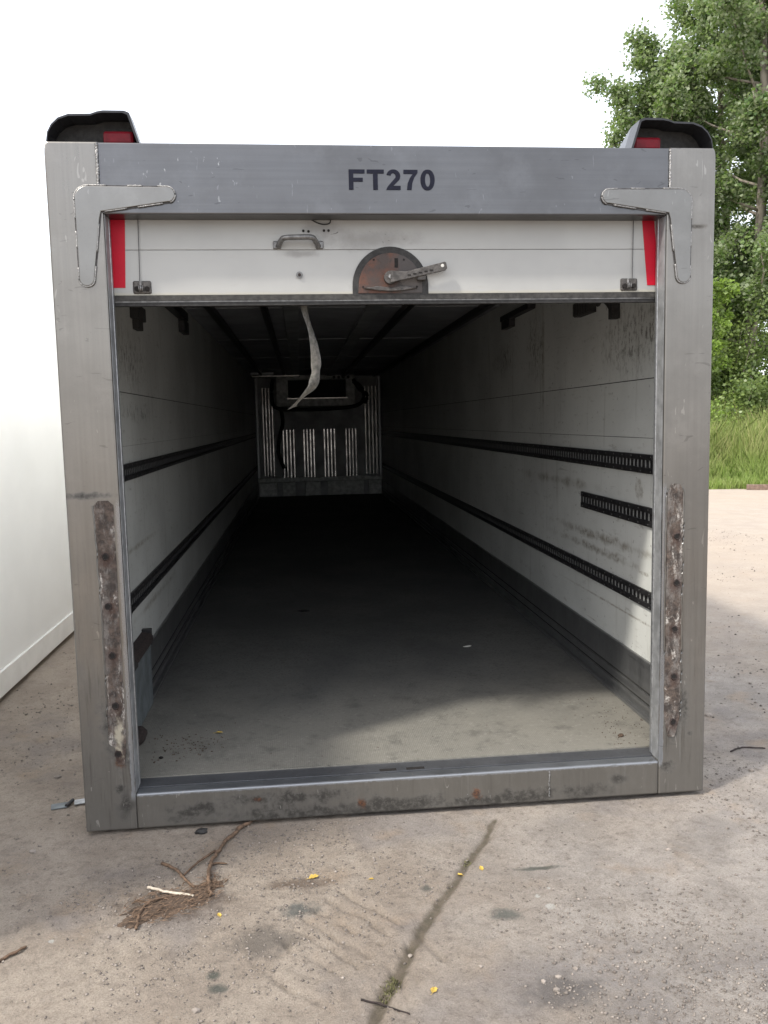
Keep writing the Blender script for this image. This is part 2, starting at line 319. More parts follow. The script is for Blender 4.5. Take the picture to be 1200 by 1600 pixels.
# ------------------------------------------------------------------ geometry helpers
def link(name, me, mat, parent=None):
    o = bpy.data.objects.new(name, me); COL.objects.link(o)
    if mat is not None: me.materials.append(M[mat] if isinstance(mat, str) else mat)
    if parent is not None: o.parent = parent
    return o
def obj(name, bm, mat, parent=None, smooth=False):
    me = bpy.data.meshes.new(name); bm.normal_update(); bm.to_mesh(me); bm.free()
    if smooth:
        for p in me.polygons: p.use_smooth = True
    return link(name, me, mat, parent)
def raw(name, v, f, mat, parent=None, smooth=False, tint=None):
    me = bpy.data.meshes.new(name)
    v = np.asarray(v, dtype=np.float32); f = np.asarray(f, dtype=np.int32)
    k = f.shape[1]
    me.vertices.add(len(v)); me.vertices.foreach_set('co', v.ravel())
    me.loops.add(f.size); me.loops.foreach_set('vertex_index', f.ravel())
    me.polygons.add(len(f)); me.polygons.foreach_set('loop_start', np.arange(0, f.size, k, dtype=np.int32))
    me.update(calc_edges=True)
    if smooth: me.polygons.foreach_set('use_smooth', np.ones(len(f), dtype=bool))
    if tint is not None:
        a = me.attributes.new('tint', 'FLOAT', 'POINT'); a.data.foreach_set('value', np.asarray(tint, dtype=np.float32))
    me.validate()
    return link(name, me, mat, parent)
def tag(o, label=None, cat=None, group=None, kind=None):
    if label: o['label'] = label
    if cat: o['category'] = cat
    if group: o['group'] = group
    if kind: o['kind'] = kind
    return o
def empty(name, loc=(0, 0, 0)):
    o = bpy.data.objects.new(name, None); o.location = loc; o.empty_display_size = .2; COL.objects.link(o); return o
def box(bm, x0, x1, y0, y1, z0, z1, bev=0, seg=2):
    r = bmesh.ops.create_cube(bm, size=1)
    vs_ = r['verts']
    for v in vs_: v.co = Vector(((x0 + x1) / 2 + v.co.x * (x1 - x0), (y0 + y1) / 2 + v.co.y * (y1 - y0), (z0 + z1) / 2 + v.co.z * (z1 - z0)))
    if bev:
        es = list({e for v in vs_ for e in v.link_edges})
        bmesh.ops.bevel(bm, geom=es, offset=bev, segments=seg, affect='EDGES', profile=.5)
def boxobj(name, x0, x1, y0, y1, z0, z1, mat, parent=None, bev=0):
    bm = bmesh.new(); box(bm, min(x0, x1), max(x0, x1), y0, y1, z0, z1, bev); return obj(name, bm, mat, parent)
def prism(bm, pts, y0, y1, bev=0):
    """outline in X,Z extruded along Y"""
    vs_ = [bm.verts.new((x, y0, z)) for x, z in pts]
    f = bm.faces.new(vs_)
    r = bmesh.ops.extrude_face_region(bm, geom=[f])
    nv = [g for g in r['geom'] if isinstance(g, bmesh.types.BMVert)]
    for v in nv: v.co.y = y1
    bmesh.ops.recalc_face_normals(bm, faces=bm.faces[:])
    if bev:
        es = [e for v in vs_ for e in v.link_edges if e.other_vert(v) in vs_]
        bmesh.ops.bevel(bm, geom=list(set(es)), offset=bev, segments=2, affect='EDGES', profile=.5)
def tube(bm, path, r, n=8, jit=0):
    path = [Vector(p) for p in path]; rings = []
    N = len(path)
    for i, p in enumerate(path):
        d = (path[min(i + 1, N - 1)] - path[max(i - 1, 0)]).normalized()
        a = d.cross(Vector((0, 0, 1)));
        if a.length < .05: a = d.cross(Vector((1, 0, 0)))
        a.normalize(); b = d.cross(a)
        rr = r[i] if isinstance(r, (list, tuple)) else r
        rings.append([bm.verts.new(p + (a * math.cos(t) + b * math.sin(t)) * rr * (1 + random.uniform(-jit, jit))) for t in [2 * math.pi * k / n for k in range(n)]])
    for i in range(N - 1):
        for k in range(n):
            bm.faces.new((rings[i][k], rings[i][(k + 1) % n], rings[i + 1][(k + 1) % n], rings[i + 1][k]))
    bm.faces.new(rings[0][::-1]); bm.faces.new(rings[-1])
def cyl(bm, c, axis, r, h, n=16, r2=None):
    c = Vector(c); a = Vector(axis).normalized()
    tube(bm, [c - a * h / 2, c + a * h / 2], [r, r if r2 is None else r2], n)
def arc(cx, cz, rx, rz, a0, a1, n):
    return [(cx + rx * math.cos(math.radians(a0 + (a1 - a0) * i / n)), cz + rz * math.sin(math.radians(a0 + (a1 - a0) * i / n))) for i in range(n + 1)]
def smoothpath(pts, k=6):
    pts = [Vector(p) for p in pts]; out = []
    for i in range(len(pts) - 1):
        p0 = pts[max(i - 1, 0)]; p1 = pts[i]; p2 = pts[i + 1]; p3 = pts[min(i + 2, len(pts) - 1)]
        for j in range(k):
            t = j / k
            out.append(.5 * ((2 * p1) + (p2 - p0) * t + (2 * p0 - 5 * p1 + 4 * p2 - p3) * t * t + (3 * p1 - p0 - 3 * p2 + p3) * t ** 3))
    out.append(pts[-1]); return out
def vnoise(x, y, seed=0):
    x = np.asarray(x, float); y = np.asarray(y, float)
    xi = np.floor(x).astype(np.int64); yi = np.floor(y).astype(np.int64); fx = x - xi; fy = y - yi
    def h(a, b):
        n = (a * 374761393 + b * 668265263 + seed * 974711) & 0x7fffffff
        n = ((n ^ (n >> 13)) * 1274126177) & 0x7fffffff
        return ((n ^ (n >> 16)) & 0xffff) / 65535.0
    u = fx * fx * (3 - 2 * fx); v = fy * fy * (3 - 2 * fy)
    return (h(xi, yi) * (1 - u) + h(xi + 1, yi) * u) * (1 - v) + (h(xi, yi + 1) * (1 - u) + h(xi + 1, yi + 1) * u) * v
def fbm(x, y, oct=4, seed=0):
    s = 0; a = .5; t = 0
    for o in range(oct): s = s + a * vnoise(x * 2 ** o, y * 2 ** o, seed + o * 17); t += a; a *= .5
    return s / t

# ------------------------------------------------------------------ ground
G0 = -.014
CRACK = np.array([(.352, -.075), (.335, -.11), (.27, -.25), (.19, -.37), (.106, -.519), (.03, -.63), (-.044, -.766), (-.10, -.88), (-.175, -1.03), (-.262, -1.2), (-.36, -1.42)])
def seg_dist(x, y, P):
    d = np.full(np.shape(x), 9.0)
    for (ax, ay), (bx, by) in zip(P[:-1], P[1:]):
        L2 = (bx - ax) ** 2 + (by - ay) ** 2
        t = np.clip(((x - ax) * (bx - ax) + (y - ay) * (by - ay)) / L2, 0, 1)
        d = np.minimum(d, np.hypot(x - ax - t * (bx - ax), y - ay - t * (by - ay)))
    return d
TREAD = []   # (x0,y0,x1,y1,width,depth) furrows pressed by a lug tyre
for i in range(8):
    t = i / 6
    ax, ay = -.30 - .24 * t, -.52 - .30 * t
    TREAD.append((ax, ay, ax + .20, ay - .215, .010, .015))
for i in range(7):
    t = i / 6
    ax, ay = -.06 - .24 * t, -.78 - .30 * t
    TREAD.append((ax, ay, ax + .05, ay - .16, .009, .010))
TREAD += [(-1.25, -.965, -1.05, -.868, .010, .009), (-1.20, -1.01, -1.03, -.925, .010, .009), (-1.14, -1.03, -1.03, -.985, .009, .008), (-1.36, -.785, -1.285, -.715, .012, .012), (-1.3, -.90, -1.2, -.85, .01, .006)]
def ground_h(x, y):
    h = (fbm(x * 1.1, y * 1.1, 3, 3) - .5) * .022 + (fbm(x * 7, y * 7, 4, 9) - .5) * .012 + (fbm(x * 38, y * 38, 3, 21) - .5) * .0075
    near = np.exp(-((np.abs(y) / .25) ** 2)) * (np.abs(x) < 1.6)
    h = h * (1 - .55 * near)
    wob = (fbm(x * 13, y * 13, 3, 31) - .5)
    d = seg_dist(x + wob * .055, y + wob * .055, CRACK)
    h = h - .016 * np.exp(-(d / (.016 + .012 * fbm(x * 5, y * 5, 2, 5))) ** 2)
    for ax, ay, bx, by, w, dp in TREAD:
        m = (x > min(ax, bx) - .06) & (x < max(ax, bx) + .06) & (y > min(ay, by) - .06) & (y < max(ay, by) + .06)
        if not np.any(m): continue
        xs = x[m] + wob[m] * .03; ys = y[m] + wob[m] * .03
        dd = seg_dist(xs, ys, [(ax, ay), (bx, by)])
        fade = np.clip(fbm(x[m] * 15, y[m] * 15, 2, 77) * 2.4 - .5, 0, 1)
        hh = h[m]; hh += (-dp * np.exp(-(dd / w) ** 2) + dp * .22 * np.exp(-((dd - 1.9 * w) / w) ** 2)) * fade; h[m] = hh
    return G0 + h - .004
def axis(lo, hi, step, far_lo, far_hi):
    a = list(np.arange(lo, hi, step)); s = step; v = a[-1]
    while v < far_hi: s = min(s * 1.13, 40); v += s; a.append(v)
    s = step; v = lo; b = []
    while v > far_lo: s = min(s * 1.13, 40); v -= s; b.append(v)
    return np.array(b[::-1] + a)
gx = axis(-1.75, 1.8, .0095, -400, 400); gy = axis(-1.55, .75, .0095, -300, 600)
XX, YY = np.meshgrid(gx, gy)
ZZ = ground_h(XX.ravel(), YY.ravel()).reshape(XX.shape)
V = np.stack([XX.ravel(), YY.ravel(), ZZ.ravel()], 1)
nx, ny = len(gx), len(gy)
ii = (np.arange(ny - 1)[:, None] * nx + np.arange(nx - 1)[None]).ravel()
g = raw('ground', V, np.stack([ii, ii + 1, ii + 1 + nx, ii + nx], 1), 'ground', smooth=True); tag(g, kind='structure')
wb_ = (fbm(V[:, 0] * 13, V[:, 1] * 13, 3, 31) - .5); wc_ = fbm(V[:, 0] * 40, V[:, 1] * 40, 2, 3)
dcr = seg_dist(V[:, 0] + wb_ * .055, V[:, 1] + wb_ * .055, CRACK)
a = g.data.attributes.new('crack', 'FLOAT', 'POINT')
a.data.foreach_set('value', np.clip((1.25 - dcr / ((.010 + .016 * wc_) * np.clip(.55 - V[:, 1] * .75, .45, 1.2))) * 1.3, 0, .85).astype(np.float32))
def gz(x, y): return float(ground_h(np.array([x], float), np.array([y], float))[0])

# grass bank beyond the yard, rising to the trees (local s along its edge, t away from the yard)
E0 = np.array([8.6, 13.95]); ED = np.array([.935, -.355]); EN = np.array([.355, .935])
def bank_xy(s, t): return E0[0] + ED[0] * s + EN[0] * t, E0[1] + ED[1] * s + EN[1] * t
def bank_z(s, t): return np.clip(t, -.3, 30) * .10 + np.clip(t - 1.2, 0, 3) * .22 - .03 + (fbm(s * .8 + 50, t * .8 + 50, 3, 4) - .5) * .35 * np.clip(t / 1.5, 0, 1)
S, T = np.meshgrid(np.linspace(-60, 45, 260), np.concatenate([np.linspace(-.3, 6, 40), np.linspace(6.5, 60, 30)]))
edge = (fbm(S * 1.7, S * 0 + 3, 3, 8) - .5) * .5
bx, by = bank_xy(S, T + edge * (T < 2)); bz = bank_z(S, T)
ii = (np.arange(S.shape[0] - 1)[:, None] * S.shape[1] + np.arange(S.shape[1] - 1)[None]).ravel(); w_ = S.shape[1]
tag(raw('grass_bank', np.stack([bx.ravel(), by.ravel(), bz.ravel()], 1), np.stack([ii, ii + 1, ii + 1 + w_, ii + w_], 1), 'bank', smooth=True), kind='structure')

# ------------------------------------------------------------------ the trailer body
TB = empty('trailer_body', (0, 0, 0))
tag(TB, 'open grey steel framed refrigerated trailer body with its white shutter raised, resting on the ground', 'trailer body')
H = 2.6288; WO = 1.275; WI = 1.076; L = 13.4
for sgn, mt in ((-1, 'post_l'), (1, 'post_r')):
    bm = bmesh.new()
    pts = [(sgn * WI, 0.0), (sgn * WO, 0.0), (sgn * WO, H - .04)]
    pts += [(sgn * (WO - .012 + .012 * math.cos(q)), H - .04 + .04 * math.sin(q)) for q in (.4, .8, 1.2, math.pi / 2)]
    pts += [(sgn * 1.088, H), (sgn * 1.088, 2.42), (sgn * WI, 2.42)]
    prism(bm, pts, 0, .068, .007)
    post = obj('corner_post', bm, mt, TB)
    # rusty strip where a buffer was bolted on
    zt, zb = 1.315, (.27 if sgn < 0 else .25)
    N = 60; left, right = [], []
    for i in range(N + 1):
        t = i / N; z = zt + (zb - zt) * t
        taper = min(1, t * (60 if sgn < 0 else 20) + .3, (1 - t) * 8 + .3) ** .6
        xi = (1.100 if sgn < 0 else 1.096); xo = 1.162
        if sgn < 0:
            xo = 1.172 - .010 * math.sin(t * 3)
            if z < .34: xo = 1.150
        else: xo = 1.162
        mid = (xi + xo) / 2; hw = (xo - xi) / 2 * taper
        j = (fbm(t * 26, sgn * 3 + 5., 3, 2) - .5) * .008; k = (fbm(t * 31, sgn * 7 + 9., 3, 6) - .5) * .006
        left.append((sgn * (mid - hw + k * .6), z)); right.append((sgn * (mid + hw + j), z))
    bm = bmesh.new(); y = -.0025
    def loopface(ya):
        return [[bm.verts.new((q[0], ya, q[1])) for q in col] for col in (left, right)]
    l0, r0 = loopface(-.003); l1, r1 = loopface(.001)
    for i in range(N):
        bm.faces.new((l0[i], l0[i + 1], r0[i + 1], r0[i])); bm.faces.new((l0[i], l1[i], l1[i + 1], l0[i + 1])); bm.faces.new((r0[i], r0[i + 1], r1[i + 1], r1[i]))
    bmesh.ops.recalc_face_normals(bm, faces=bm.faces[:])
    obj('rusty_strip', bm, 'rust_l' if sgn < 0 else 'rust_r', post)
    # raised sealant edge left round the strip
    bm = bmesh.new()
    pth = [(q[0] + sgn * .004, -.001, q[1]) for q in right[1:(-10 if sgn < 0 else -4)]]
    tube(bm, pth, .003 if sgn < 0 else .004, 5, .12)
    if sgn > 0: tube(bm, [(q[0] - .004, -.001, q[1]) for q in left[1:-20]], .0035, 5, .12)
    obj('sealant_edge', bm, 'gusset', post)
    for zz in RZ:
        x = sgn * (1.139 if zz > .8 else 1.134)
        bm = bmesh.new(); cyl(bm, (x, -.0045, zz), (0, 1, 0), .0095, .004, 14)
        obj('bolt_hole', bm, 'hole', post)
        bm = bmesh.new()
        ring = [(x + .0115 * math.cos(t), -.005, zz + .0115 * math.sin(t)) for t in [2 * math.pi * k / 14 for k in range(15)]]
        tube(bm, ring, .003, 5, .3); obj('hole_rim', bm, 'rustybit', post)
    boxobj('jamb_lining', sgn * 1.0738, sgn * 1.0762, .009, .0675, .150, 2.372, 'jamb', post)
    # inner jamb trim
    boxobj('jamb_trim', sgn * 1.071, sgn * 1.083, .0685, .09, .152, 2.40, 'alu', post, .004)
    # bead of the post-to-header weld
    bm = bmesh.new(); tube(bm, [(sgn * 1.0875, -.0005, 2.475 + .15 * k / 30) for k in range(31)], .0045, 6, .35)
    obj('weld_bead', bm, 'bead', post)
bm = bmesh.new(); prism(bm, [(-WI + .001, 2.373), (WI - .001, 2.373), (WI - .001, 2.421), (1.087, 2.421), (1.087, H - .002), (-1.087, H - .002), (-1.087, 2.421), (-WI + .001, 2.421)], .002, .112, .005); obj('header_beam', bm, 'header', TB)
sill = boxobj('sill_beam', -WI + .0005, WI - .0005, .0015, .06, .0, .145, 'sill', TB, .007)
bm = bmesh.new(); tube(bm, [(.603 + random.uniform(-.002, .002), .001, .02 + .118 * k / 16) for k in range(17)], .003, 6, .4); obj('weld_bead', bm, 'bead', sill)
bm = bmesh.new(); box(bm, -1.20, 1.20, .0615, .1445, .06, .1475, 0); th = obj('threshold_plate', bm, 'sillplate', TB)
for xa, xb in ((-.098, -.028), (.014, .090)):
    boxobj('drain_slot', xa, xb, .066, .088, .146, .1483, 'hole', th)
# corner gussets with their welds
def gusset(sgn):
    P = []
    P += [(1.110, 2.385)]                                            # inner corner
    P += [(.838, 2.416)] + arc(.842, 2.441, .027, .027, 255, 100, 6)[::1]
    P += [(1.125, 2.470)] + arc(1.128, 2.424, .047, .047, 85, 0, 7)
    P += [(1.173, 2.145)] + arc(1.147, 2.140, .027, .027, 0, -180, 9) + [(1.120, 2.145), (1.090, 2.355), (1.083, 2.378)]
    P[0] = (1.083, 2.380)
    P = P[:-1]
    P = [(sgn * x, z) for x, z in P]
    bm = bmesh.new(); prism(bm, P, -.008, .001, .0025)
    gs = obj('corner_gusset', bm, 'gusset', TB)
    c = Vector((sum(p[0] for p in P) / len(P), sum(p[1] for p in P) / len(P)))
    # weld shadow and discolouration painted as one dark plate round the outline
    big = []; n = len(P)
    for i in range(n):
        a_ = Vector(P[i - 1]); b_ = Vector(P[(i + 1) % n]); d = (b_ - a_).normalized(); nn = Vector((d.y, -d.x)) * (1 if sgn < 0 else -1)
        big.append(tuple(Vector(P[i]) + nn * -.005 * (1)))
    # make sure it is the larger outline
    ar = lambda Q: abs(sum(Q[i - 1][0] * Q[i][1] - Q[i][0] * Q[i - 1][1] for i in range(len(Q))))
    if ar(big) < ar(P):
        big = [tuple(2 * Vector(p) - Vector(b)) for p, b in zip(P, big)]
    bm = bmesh.new(); prism(bm, [(x, z) for x, z in big], -.0012, .001); obj('weld_shadow_rim', bm, 'heat_shade', gs)
    # stitch weld beads along the outline
    def along(P0, P1, k):
        return [(P0[0] + (P1[0] - P0[0]) * i / k, -.004, P0[1] + (P1[1] - P0[1]) * i / k) for i in range(k + 1)]
    stitches = [
        [(x, -.004, z) for x, z in arc(.842, 2.441, .029, .029, 250, 85, 10)] + along((.845, 2.470), (.875, 2.471), 5)[1:],
        along((.93, 2.472), (.985, 2.472), 8), along((1.06, 2.473), (1.122, 2.473), 8) + [(x, -.004, z) for x, z in arc(1.128, 2.424, .049, .049, 85, 0, 9)] + along((1.177, 2.42), (1.176, 2.355), 8),
        along((1.176, 2.31), (1.175, 2.25), 8), along((1.175, 2.18), (1.174, 2.142), 5) + [(x, -.004, z) for x, z in arc(1.147, 2.140, .029, .029, 0, -180, 12)] + along((1.118, 2.145), (1.112, 2.185), 5)[1:],
        along((1.106, 2.235), (1.094, 2.335), 10), along((.86, 2.410), (.95, 2.397), 8), along((.99, 2.392), (1.07, 2.381), 8)]
    for st in stitches:
        bm = bmesh.new(); tube(bm, [(sgn * x, y, z) for x, y, z in st], .0034, 6, .2); obj('weld_bead', bm, 'bead', gs, True)
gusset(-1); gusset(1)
# fleet number
def lettering():
    bm = bmesh.new(); h = .0735; x = -.1695; z0 = 2.4635; y0, y1 = -.0012, .0015
    def poly(pts, w): prism(bm, [(x + px * h, z0 + pz * h) for px, pz in pts], y0, y1)
    poly([(0, 0), (.235, 0), (.235, .40), (.72, .40), (.72, .59), (.235, .59), (.235, .81), (.82, .81), (.82, 1), (0, 1)], 1); x += .93 * h
    poly([(.32, 0), (.56, 0), (.56, .81), (.88, .81), (.88, 1), (0, 1), (0, .81), (.32, .81)], 1); x += 1.0 * h
    # 2
    o = arc(.37, .68, .36, .335, 168, -30, 14); i_ = arc(.36, .68, .13, .155, 168, -30, 14)
    poly(o + [(.53, .36), (.36, .20), (.74, .20), (.74, 0), (0, 0), (.03, .10), (.12, .22), (.42, .545)] + i_[::-1], 1); x += .90 * h
    poly([(0, 1), (0, .80), (.49, .80), (.33, .60), (.21, .33), (.17, 0), (.41, 0), (.45, .33), (.56, .62), (.73, .85), (.73, 1)], 1); x += .88 * h
    # 0 as a ring
    N = 36
    ro = [(x + (.37 + .37 * math.copysign(abs(math.cos(t)) ** .85, math.cos(t))) * h, z0 + (.5 + .515 * math.sin(t)) * h) for t in [2 * math.pi * k / N for k in range(N)]]
    ri = [(x + (.37 + .135 * math.cos(t)) * h, z0 + (.5 + .34 * math.sin(t)) * h) for t in [2 * math.pi * k / N for k in range(N)]]
    A = [[bm.verts.new((p[0], yy, p[1])) for p in rr] for yy in (y0, y1) for rr in (ro, ri)]
    for k in range(N):
        k2 = (k + 1) % N
        bm.faces.new((A[0][k], A[0][k2], A[1][k2], A[1][k])); bm.faces.new((A[0][k], A[2][k], A[2][k2], A[0][k2])); bm.faces.new((A[1][k], A[1][k2], A[3][k2], A[3][k]))
    bmesh.ops.recalc_face_normals(bm, faces=bm.faces[:])
    o = obj('fleet_number', bm, 'ink', TB); o['label'] = 'navy black characters FT270 on the header'
lettering()
# marker lamps under black hoods on the roof corners
def lamp(sgn):
    base = H + .001
    prof = [(1.268, 0.0), (1.262, .035), (1.247, .062), (1.222, .085), (1.185, .098), (1.105, .100), (1.083, .108), (1.060, .112), (.985, .112), (.968, .105), (.936, 0.0)]
    bm = bmesh.new(); rings = []
    secs = [(.012, 1.0, 1.0), (.10, 1.0, 1.0), (.30, .86, .82), (.46, .55, .28)]
    for inner in (0, 1):
        rr = []
        for y, sx, sz in secs:
            if inner: y = y + (.0 if y < .02 else -.012)
            row = []
            for px, pz in prof:
                cx = 1.16
                x = cx + (px - cx) * sx * (.965 if inner else 1); z = pz * sz * (.93 if inner else 1)
                row.append(bm.verts.new((sgn * x, y, base + z)))
            rr.append(row)
        rings.append(rr)
    n = len(prof)
    for q, rr in enumerate(rings):
        for i in range(len(rr) - 1):
            for k in range(n - 1): bm.faces.new((rr[i][k], rr[i][k + 1], rr[i + 1][k + 1], rr[i + 1][k]))
        bm.faces.new(rr[-1])
    for k in range(n - 1): bm.faces.new((rings[0][0][k], rings[0][0][k + 1], rings[1][0][k + 1], rings[1][0][k]))
    bmesh.ops.recalc_face_normals(bm, faces=bm.faces[:])
    hd = obj('lamp_hood', bm, 'black', TB)
    bm = bmesh.new(); box(bm, *(sorted((sgn * .963, sgn * 1.075))), .055, .10, base + .005, base + .056, .011); obj('lamp_lens', bm, 'lens', hd)
    bm = bmesh.new(); prism(bm, [(sgn * (1.16 + (a_ - 1.16) * .97), base + b_ * .94) for a_, b_ in prof], .105, .109); obj('lamp_backing', bm, 'rubber', hd)
lamp(-1); lamp(1)
# white shutter
DOOR = empty('shutter_door', (0, 0, 0)); DOOR.parent = TB
for z0, z1 in ((2.092, 2.2613), (2.2627, 2.44)):
    boxobj('door_slat', -1.115, 1.115, .095, .122, z0, z1, 'door', DOOR, .0015)
yd = .0945
for z0, z1, yy, mt in ((2.076, 2.0915, .092, 'seal'), (2.0705, 2.0755, .096, 'handle'), (2.058, 2.070, .098, 'rubber')):
    bm = bmesh.new(); k = 24
    xs = [-1.10 + 2.20 * i / k for i in range(k + 1)]
    rows = [[bm.verts.new((x, yv, zv - (.003 + .004 * fbm(x * 2.1 + 9, zv * 40, 2, 3)) * (1 if zv == z0 else 0))) for x in xs] for yv, zv in ((yy, z1), (yy, z0), (.125, z0), (.125, z1))]
    for a_ in range(3):
        for i in range(k): bm.faces.new((rows[a_][i], rows[a_ + 1][i], rows[a_ + 1][i + 1], rows[a_][i + 1]))
    bmesh.ops.recalc_face_normals(bm, faces=bm.faces[:]); obj('bottom_seal', bm, mt, DOOR)
def strip(name, pts, y0, y1, mat, par):
    bm = bmesh.new(); prism(bm, pts, y0, y1); return obj(name, bm, mat, par)
strip('red_tape', [(-1.081, 2.121), (-1.029, 2.121), (-1.017, 2.395), (-1.071, 2.395)], yd - .001, yd + .0015, 'tape', DOOR)
strip('red_tape', [(1.040, 2.119), (1.091, 2.119), (1.064, 2.395), (1.014, 2.395)], yd - .001, yd + .0015, 'tape', DOOR)
for x, xt in ((-.973, -.968), (.975, .978)):
    bm = bmesh.new(); tube(bm, [(x, yd - .006, 2.14), (xt, yd - .006, 2.42)], .0016, 6); obj('lift_cable', bm, 'cable', DOOR)
for x in (-.966, .962):
    bm = bmesh.new(); box(bm, x - .034, x + .034, yd - .004, yd + .002, 2.098, 2.146, .005); br = obj('cable_bracket', bm, 'lever', TB)
    for dx in (-.019, .019):
        bm = bmesh.new(); cyl(bm, (x + dx, yd - .007, 2.116), (0, 1, 0), .0095, .008, 12); obj('bracket_bolt', bm, 'hole', br)
    for dx in (-.006, .0, .006):
        bm = bmesh.new(); cyl(bm, (x + dx - .003, yd - .010, 2.117), (1, 0, 0), .012, .003, 12); obj('pulley_disc', bm, 'bead', br)
    bm = bmesh.new(); tube(bm, [(x - .005, yd - .006, 2.128), (x - .005, yd - .007, 2.145)], .005, 8); obj('cable_end', bm, 'bead', br)
# pull handle
hx, hz = -.366, 2.280
HN = empty('pull_handle'); HN.parent = TB
for s_ in (-1, 1):
    bm = bmesh.new(); box(bm, hx + s_ * .082 - .0155, hx + s_ * .082 + .0155, yd - .006, yd, hz - .016, hz + .014, .004); obj('handle_foot', bm, 'handle', HN)
    bm = bmesh.new(); cyl(bm, (hx + s_ * .084, yd - .0075, hz - .001), (0, 1, 0), .006, .003, 12); obj('handle_screw', bm, 'bead', HN)
bm = bmesh.new(); tube(bm, smoothpath([(hx - .078, yd - .006, hz - .006), (hx - .064, yd - .03, hz + .012), (hx - .05, yd - .042, hz + .018), (hx, yd - .044, hz + .020), (hx + .05, yd - .042, hz + .020), (hx + .064, yd - .03, hz + .012), (hx + .078, yd - .006, hz - .006)], 5), .0105, 10)
obj('handle_grip', bm, 'handle', HN, True)
bm = bmesh.new(); cyl(bm, (-.365, yd - .002, 2.166), (0, 1, 0), .013, .006, 16, .010); o_ = obj('coach_bolt', bm, 'handle', TB)
bm = bmesh.new(); cyl(bm, (-.365, yd - .007, 2.166), (0, 1, 0), .006, .005, 10); obj('bolt_nut', bm, 'rustybit', o_)
for x, z in ((-.345, 2.333), (-.325, 2.331), (-.265, 2.334), (-.247, 2.334)):
    bm = bmesh.new(); cyl(bm, (x, yd - .0005, z), (0, 1, 0), .005, .003, 10); obj('screw_hole', bm, 'hole', DOOR)
bm = bmesh.new(); tube(bm, smoothpath([(-.318, yd - .002, 2.378), (-.29, yd - .002, 2.363), (-.265, yd - .002, 2.357), (-.242, yd - .002, 2.362), (-.238, yd - .002, 2.38)], 4), .0025, 6); obj('wire_stub', bm, 'rubber', DOOR)
# lock plate: half disc with black rim and lever
LK = empty('lock_plate'); LK.parent = TB
cx_, cz_ = -.009, 2.121
bm = bmesh.new()
o1 = [(cx_ - .150, 2.088)] + arc(cx_, cz_, .150, .152, 180, 0, 26) + [(cx_ + .150, 2.088)]
prism(bm, [(p[0], p[1]) for p in o1], yd - .003, yd + .004); obj('disc_rim', bm, 'rubber', LK)
o2 = [(cx_ - .128, 2.094)] + arc(cx_, cz_, .126, .128, 180, 0, 26) + [(cx_ + .126, 2.094)]
bm = bmesh.new(); prism(bm, o2, yd - .0055, yd - .002, .002); obj('disc_face', bm, 'lockplate', LK)
bm = bmesh.new(); box(bm, .008, .022, yd - .0065, yd - .005, 2.192, 2.228, 0); obj('keyhole_slot', bm, 'hole', LK)
for x, z in ((-.074, 2.222), (.045, 2.222), (-.118, 2.118), (.095, 2.118)):
    bm = bmesh.new(); cyl(bm, (x, yd - .006, z), (0, 1, 0), .004, .003, 8); obj('rivet', bm, 'hole', LK)
bm = bmesh.new(); prism(bm, [(-.115, 2.112), (-.06, 2.121), (-.01, 2.114), (.04, 2.121), (.095, 2.112), (.04, 2.103), (-.01, 2.100), (-.06, 2.103)], yd - .016, yd - .005, .003); obj('latch_lip', bm, 'lever', LK)
bm = bmesh.new(); cyl(bm, (-.011, yd - .016, 2.152), (0, 1, 0), .025, .024, 20); obj('lever_hub', bm, 'lever', LK)
bm = bmesh.new(); cyl(bm, (-.011, yd - .030, 2.154), (0, 1, 0), .009, .006, 8); obj('hub_nut', bm, 'bead', LK)
bm = bmesh.new()
prism(bm, [(-.012, 2.130), (.05, 2.143), (.205, 2.176), (.212, 2.184), (.209, 2.205), (.202, 2.209), (.05, 2.172), (-.012, 2.176)], yd - .036, yd - .026, .002); obj('lever', bm, 'lever', LK)
bm = bmesh.new(); cyl(bm, (.193, yd - .0365, 2.1935), (0, 1, 0), .0065, .003, 12); obj('lever_eye', bm, 'litter', LK)
bm = bmesh.new(); box(bm, .094, .128, yd - .028, yd - .004, 2.140, 2.160, .003); obj('lever_stop', bm, 'lever', LK)
for k in range(5):
    bm = bmesh.new(); box(bm, .055 + k * .022, .068 + k * .022, yd - .0375, yd - .0355, 2.1555 + k * .0046, 2.1605 + k * .0046); obj('lever_notch', bm, 'hole', LK)

